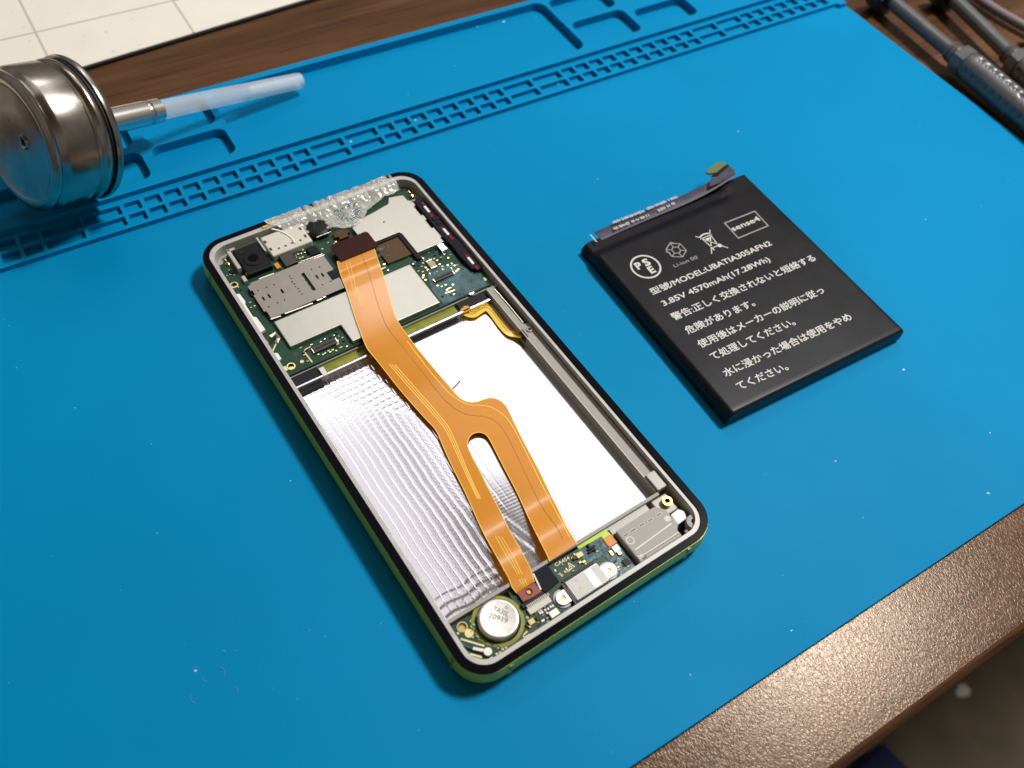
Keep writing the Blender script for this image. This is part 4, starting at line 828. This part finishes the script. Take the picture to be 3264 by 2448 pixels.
ftrace([(4, 360, 875), (4, 520, 1090), (4, 680, 1290), (4, 860, 1500), (8, 130, 200), (8, 230, 285), (8, 330, 332), (8, 400, 342), (8, 500, 338), (8, 600, 350), (8, 720, 420), (8, 810, 500), (8, 870, 600), (8, 960, 770), (8, 1100, 1060), (8, 1250, 1350), (8, 1400, 1640), (6, 130, 640), (6, 240, 860)], .2, m_trace)
for dx in (0, 26, 52):
    ftrace([(9, 940 + dx, 30 + dx * .1), (9, 1080 + dx, 190), (9, 1240 + dx, 370), (9, 1370 + dx * .9, 520), (9, 1430 + dx * .8, 590), (9, 1480 + dx * .7, 690), (9, 1560 + dx * .6, 870), (9, 1640 + dx * .5, 1050), (9, 1720 + dx * .5, 1215)], .20, m_trace)
    ftrace([(10, 1580 + dx * 1.5, 950 + dx * .3), (10, 1660 + dx * 1.6, 1100), (10, 1760 + dx * 1.4, 1270), (10, 1840 + dx, 1400)], .15, m_trace)
ftrace([(2, 380, 1140), (2, 440, 1300), (2, 490, 1450), (3, 1790, 200), (3, 1870, 480), (3, 1960, 720), (4, 240, 860), (4, 400, 1060), (4, 620, 1330), (8, 0, 215), (8, 130, 340), (8, 260, 430), (8, 380, 463), (8, 500, 462), (8, 600, 485), (8, 710, 560), (8, 790, 680), (8, 900, 900), (8, 1020, 1160), (8, 1150, 1420), (8, 1280, 1659), (6, 80, 700), (6, 160, 880)], .12, m_tracev, 'flex_seam')
for pts in (((2, 195, 1240), (2, 250, 1440), (2, 300, 1640)), ((2, 235, 1230), (2, 285, 1430), (2, 340, 1650)), ((3, 1590, 240), (3, 1640, 380), (3, 1675, 470)), ((3, 1615, 240), (3, 1660, 360), (3, 1700, 450))): ftrace(pts, .12, m_trace)
ftrace([(5, 1010, 540), (5, 1060, 630)], .14, m_trace); ftrace([(5, 1040, 535), (5, 1085, 625)], .14, m_trace); ftrace([(5, 1070, 530), (5, 1110, 615)], .14, m_trace)
sA = [ph(2, x, y, 7.6) for x, y in ((45, 1015), (480, 880), (530, 1080), (90, 1230))]
cxs = sum(p_[0] for p_ in sA) / 4; cys = sum(p_[1] for p_ in sA) / 4
MB().plate([rrect(sA[0][0] * .5 + sA[3][0] * .5 - .3, sA[1][0] * .5 + sA[2][0] * .5 + .4, (sA[2][1] + sA[3][1]) / 2 - .1, (sA[0][1] + sA[1][1]) / 2 + .1, .1, 6, radii=[.1, .1, 1.1, 1.1])], 7.35, 7.75).build('stiffener', m_stiff, FLX, .06).rotation_euler = (0, 0, 0)
sB = [ph(5, x, y, 5.75) for x, y in ((985, 700), (1190, 580), (1290, 700), (1060, 805))]
hc_ = ph(5, 1130, 685, 5.8)
MB().plate([sB, circ(*hc_, .5, 16)], 5.5, 5.8).build('stiffener', m_stiff2, FLX, .04); MB().cyl(*hc_, 5.2, 5.56, .5, 16).build('stiffener_hole', m_brass, FLX)
MB().plate([circ(*hc_, .85, 20), circ(*hc_, .62, 20)], 5.8, 5.83).build('stiffener_ring', m_stiff, FLX)

# ---- wrinkled clear film along the top edge ---------------------------------
def zfilm(x, y):
    # low at the open end, lifted over the rim
    b = lerp(6.9, 8.25, (y - 66.5) / 3.2)
    n1 = 1 - abs(noise.noise(Vector((x * .62, y * .14, 3.1)))) * 2.4
    n2 = 1 - abs(noise.noise(Vector((x * .45 + y * .5, y * .7 - x * .2, 8.0)))) * 2.4
    k = 1 / (1 + exp(-(y - 68.5) / .8))
    return b + .42 * n1 * (.35 + .65 * k) + .26 * n2 * (1 - .6 * k) - .25
film = [(-14.5, 73.2), (27.4, 73.2), (28.0, 70.3), (27.6, 67.2), (25.0, 66.2), (22.0, 66.6), (18.5, 65.2), (14.5, 63.8), (12.0, 61.2), (8.5, 59.7), (5.2, 60.4), (2.4, 62.6), (-1.5, 63.2), (-5.0, 63.9), (-9.0, 66.0), (-12.0, 69.6), (-14.0, 71.5)]
draped(film, zfilm, .42, .05, 'clear_film', m_film, PH)
m = MB()
cc = ph(2, 235, 660, 6.6)
for k in range(16):
    a = tau * k / 16 + random.uniform(-.1, .1); r0 = random.uniform(1.6, 2.2); r1 = r0 + random.uniform(1.2, 2.6)
    m.ribbon([(cc[0] + r * cos(a + .1 * (r - r0)), cc[1] + r * sin(a + .1 * (r - r0)), 7.5 + .4 * sin(r * 2 + k)) for r in (r0, (r0 + r1) / 2, r1)], .35, .15)
kind(m.build('film_crease', m_resin, PH), 'stuff')
MB().ribbon([(*ph(1, x, y, 7.4), 7.35) for x, y in ((980, 845), (1060, 862), (1150, 900), (1210, 945), (1260, 1010))], .5, .12).build('glue_streak', m_white, EM, .05)
for (x, y, s_) in ((905, 815, .9), (1000, 765, 1.5)): c = ph(1, x, y, 8.1); box('lime_fleck', c[0] - s_, c[0] + s_, c[1] - .35, c[1] + .35, 7.9, 8.12, m_yflex, PH, .1)

# ================================================================== BATTERY
BX, BY = 97.0, -10.7
BT = thing('battery', 'flat black phone battery with white Japanese print, lying right of the phone', 'battery', (BX, BY, 0), 0.0)
bz = 5.3
def bp(x, y, z=bz): p_ = at(1800 + x / 1.8436, 450 + y / 1.8436, z); return (p_.x - BX, p_.y - BY)
BC = [bp(975, 1612), bp(2000, 1108), bp(1060, 192), bp(112, 590)]
def bil(s, t):
    a, b, c_, d_ = BC; return ((a[0] * (1 - s) + b[0] * s) * (1 - t) + (d_[0] * (1 - s) + c_[0] * s) * t, (a[1] * (1 - s) + b[1] * s) * (1 - t) + (d_[1] * (1 - s) + c_[1] * s) * t)
m = MB(); NX, NY = 44, 48; vs = []
zt = {}
def btop(s, t):
    x = s * 66; y = t * 73; z = bz
    ex = min(x, 66 - x); ey = y
    z -= 1.4 * max(0, 1 - x / 1.5) ** 2 + .5 * max(0, 1 - (66 - x) / .8) ** 2 + .5 * max(0, 1 - y / 1.1) ** 2
    if t > .90: z -= 1.5 * lerp(0, 1, (t - .90) / .045) * (1 - lerp(0, 1, (s - .80) / .05))
    z += .10 * exp(-(((x - 60) + (y - 45) * .35) / .5) ** 2) * (1 if 38 < y < 50 else 0)
    z += .05 * sin(x * .14 + 1) * sin(y * .11)
    return z
sv = [0, .006, .012, .02, .03] + [.05 + .90 * i / 30 for i in range(31)] + [.97, .985, .993, 1]
tv = [0, .005, .01, .016, .03] + [.06 + .82 * i / 24 for i in range(25)] + [.895, .905, .915, .925, .935, .945, .955, .965, .98, 1]
for t in tv:
    for s in sv: p_ = bil(s, t); vs.append((p_[0], p_[1], btop(s, t)))
nx_, ny_ = len(sv), len(tv)
fs = [(j * nx_ + i, j * nx_ + i + 1, (j + 1) * nx_ + i + 1, (j + 1) * nx_ + i) for j in range(ny_ - 1) for i in range(nx_ - 1)]
ring = [i for i in range(nx_)] + [j * nx_ + nx_ - 1 for j in range(1, ny_)] + [(ny_ - 1) * nx_ + i for i in range(nx_ - 2, -1, -1)] + [j * nx_ for j in range(ny_ - 2, 0, -1)]
k0 = len(vs); cxb = sum(v[0] for v in vs) / len(vs); cyb = sum(v[1] for v in vs) / len(vs)
for lv, (zf_, sc_) in enumerate(((.55, 1.004), (.12, 1.002), (0.0, .985))):
    for i in ring: v = vs[i]; vs.append((cxb + (v[0] - cxb) * sc_, cyb + (v[1] - cyb) * sc_, v[2] * zf_ if zf_ else .02))
rn = len(ring)
prev = ring
for lv in range(3):
    cur = [k0 + lv * rn + i for i in range(rn)]
    for i in range(rn): fs.append((prev[i], cur[i], cur[(i + 1) % rn], prev[(i + 1) % rn]))
    prev = cur
fs.append(tuple(reversed(prev)))
CELL = m.add(vs, fs, True).build('cell', m_batt, BT)
ZT = bz + .06
lines = [('型號/MODEL:UBATIA305AFN2', (520, 905), (1222, 612), 2.5), ('3.85V 4570mAh(17.28Wh)', (592, 978), (1218, 712), 2.5), ('警告:正しく交換されないと短絡する', (648, 1056), (1482, 700), 2.75), ('危険があります。', (728, 1136), (1125, 966), 2.75),
         ('使用後はメーカーの説明に従っ', (803, 1218), (1533, 890), 2.75), ('て処理してください。', (876, 1290), (1362, 1078), 2.75), ('水に浸かった場合は使用をやめ', (952, 1388), (1695, 1047), 2.75), ('てください。', (1030, 1465), (1320, 1342), 2.6)]
for body_, a_, b_, h_ in lines: text('print_line', body_, m_ink, BT, bp(*a_, ZT), bp(*b_, ZT), h_, ZT, bold=.09)
text('print_line', 'Li-ion 00', m_inkd, BT, bp(648, 742, ZT), bp(785, 688, ZT), 1.25, ZT)
r0_, r1_ = bp(935, 480, ZT), bp(1200, 498, ZT); q0, q1 = bp(1020, 575, ZT), bp(1120, 408, ZT)
bxs = [bp(1020, 573, ZT), bp(1200, 498, ZT), bp(1118, 408, ZT), bp(935, 480, ZT)]; cb = (sum(p_[0] for p_ in bxs) / 4, sum(p_[1] for p_ in bxs) / 4)
bin_ = [(cb[0] + (p_[0] - cb[0]) * .94, cb[1] + (p_[1] - cb[1]) * .90) for p_ in bxs]
MB().plate([bxs, bin_], ZT - .03, ZT).build('logo_frame', m_inkd, BT)
text('logo_text', 'sense4', m_ink, BT, bp(992, 530, ZT), bp(1152, 464, ZT), 1.9, ZT + .002, bold=.1)
# PSE mark
pc = bp(476, 737, ZT); MB().plate([circ(*pc, 4.75, 48), circ(*pc, 4.2, 48)], ZT - .03, ZT).build('safety_mark', m_ink, BT)
for ch_, dx, dy, ww, hh in (('P', -2.75, -.1, 1.7, 2.5), ('S', .15, -.1, 1.8, 2.6), ('E', -.1, -3.2, 1.6, 2.5)):
    text('safety_mark', ch_, m_ink, BT, (pc[0] + dx, pc[1] + dy), (pc[0] + dx + ww, pc[1] + dy), hh, ZT, bold=.28)
# recycling mark: three bent outline arrows in a ring
rc = bp(655, 640, ZT); rm = MB()
hx = [(rc[0] + 3.2 * cos(RAD(90 + 60 * k)), rc[1] + 3.2 * sin(RAD(90 + 60 * k))) for k in range(6)]; hi = [(rc[0] + 1.45 * cos(RAD(90 + 60 * k)), rc[1] + 1.45 * sin(RAD(90 + 60 * k))) for k in range(6)]
for k in range(6):
    rm.ribbon([(*hx[k], ZT - .03), (*hx[(k + 1) % 6], ZT - .03)], .28, .03); rm.ribbon([(*hi[k], ZT - .025), (*hi[(k + 1) % 6], ZT - .025)], .28, .03)
    rm.ribbon([(*hx[k], ZT - .02), (*hi[k], ZT - .02)], .26, .03)
rm.ribbon([(rc[0] - 3.4, rc[1] + .9, ZT - .02), (rc[0] - 2.4, rc[1] - .2, ZT - .02)], .26, .03); rm.ribbon([(rc[0] + .3, rc[1] + 3.6, ZT - .02), (rc[0] + 1.3, rc[1] + 2.5, ZT - .02)], .26, .03)
rm.build('recycling_mark', m_inkd, BT)
# crossed-out wheeled bin
wc = bp(858, 590, ZT); wm = MB(); Wp = lambda a, b: (wc[0] + a, wc[1] + b, ZT - .02)
for a_, b_ in (((-1.7, 2.3), (-1.2, -2.4)), ((1.7, 2.3), (1.2, -2.4)), ((-1.2, -2.4), (1.2, -2.4)), ((-2.3, 2.3), (2.3, 2.3)), ((-2.9, 4.0), (3.2, -4.6)), ((3.0, 4.2), (-3.0, -4.2))): wm.ribbon([Wp(*a_), Wp(*b_)], .3, .03)
wm.ribbon([Wp(2.0 * cos(RAD(a)), 2.6 + .9 * sin(RAD(a))) for a in range(0, 181, 20)], .5, .03); wm.plate([[(wc[0] - .7, wc[1] + .9), (wc[0] + .7, wc[1] + .9), (wc[0] + .7, wc[1] + 1.7), (wc[0] - .7, wc[1] + 1.7)]], ZT - .03, ZT + .002)
wm.cyl(wc[0] + 1.5, wc[1] - 2.6, ZT - .03, ZT + .003, .75, 20); wm.ribbon([Wp(-1.3, -2.4), Wp(-1.3, -3.4)], .4, .03)
wm.build('no_bin_mark', m_ink, BT)
# curled flex with the connector at its end
fp = [(196, 557, 3.9), (250, 532, 4.1), (330, 497, 4.3), (500, 425, 4.5), (660, 360, 4.8), (780, 305, 5.4), (860, 262, 6.2), (925, 222, 6.9), (985, 182, 7.4)]
pts = smooth_line([(*bp(x, y, z), z) for x, y, z in fp], 6); m = MB(); vs = []
wdt = 4.0
for i, p_ in enumerate(pts):
    t_ = pts[min(i + 1, len(pts) - 1)] - pts[max(i - 1, 0)]; t_.z = 0; t_.normalize(); nn = Vector((-t_.y, t_.x, 0)); wl_ = wdt * (1 - .15 * i / len(pts))
    for k in range(7):
        q = (k / 6 - .5); vs.append(p_ + nn * wl_ * q + Vector((0, 0, .28 * (1 - (2 * q) ** 2) - .1)))
fs = [(i * 7 + k, i * 7 + k + 1, (i + 1) * 7 + k + 1, (i + 1) * 7 + k) for i in range(len(pts) - 1) for k in range(6)]
BFX = m.add(vs, fs, True).build('battery_flex', m_bflex, BT)
if sum(p.normal.z for p in BFX.data.polygons) < 0: BFX.data.flip_normals()
sharp_border(BFX.data)
so = BFX.modifiers.new('thickness', 'SOLIDIFY'); so.thickness = .25 * S; so.offset = -1
MB().plate([[bp(x, y, 7.5) for x, y in ((850, 268), (905, 246), (1003, 194), (997, 166), (955, 134), (905, 168), (870, 204), (852, 232))]], 7.15, 7.5).build('flex_end', m_bflex, BFX, .1)
MB().plate([[bp(x, y, 7.9) for x, y in ((860, 205), (884, 184), (950, 134), (966, 142), (900, 200))]], 7.45, 7.9).build('terminal_fold', m_chip, BFX, .08)
MB().plate([[bp(x, y, 8.4) for x, y in ((828, 181), (840, 163), (892, 126), (938, 121), (950, 136), (890, 184), (850, 190))]], 7.75, 8.4).build('terminal', m_green, BFX, .12)
tk = MB()
for (xa, ya, xb, yb) in ((285, 478, 470, 408), (485, 398, 665, 325), (290, 515, 500, 432), (550, 408, 650, 362)):
    nseg = int(hypot(xb - xa, yb - ya) / 7)
    for k in range(nseg):
        if random.random() < .12: continue
        c = bp(xa + (xb - xa) * k / nseg, ya + (yb - ya) * k / nseg, 5.2); h_ = random.uniform(.35, .6)
        tk.box(c[0] - .13, c[0] + .13, c[1] - h_, c[1] + h_, 5.18, 5.24)
        if random.random() < .5: tk.box(c[0] - .3, c[0] + .2, c[1] + h_ - .2, c[1] + h_, 5.18, 5.24)
kind(tk.build('tiny_print', m_ink, BT), 'stuff')
A_ = bp(150, 552, 4.6); B_ = bp(188, 592, 5.0); MB().ribbon([(*A_, 4.75), (*B_, 5.0)], .35, .08).build('wrap_seam', m_ink, BT)
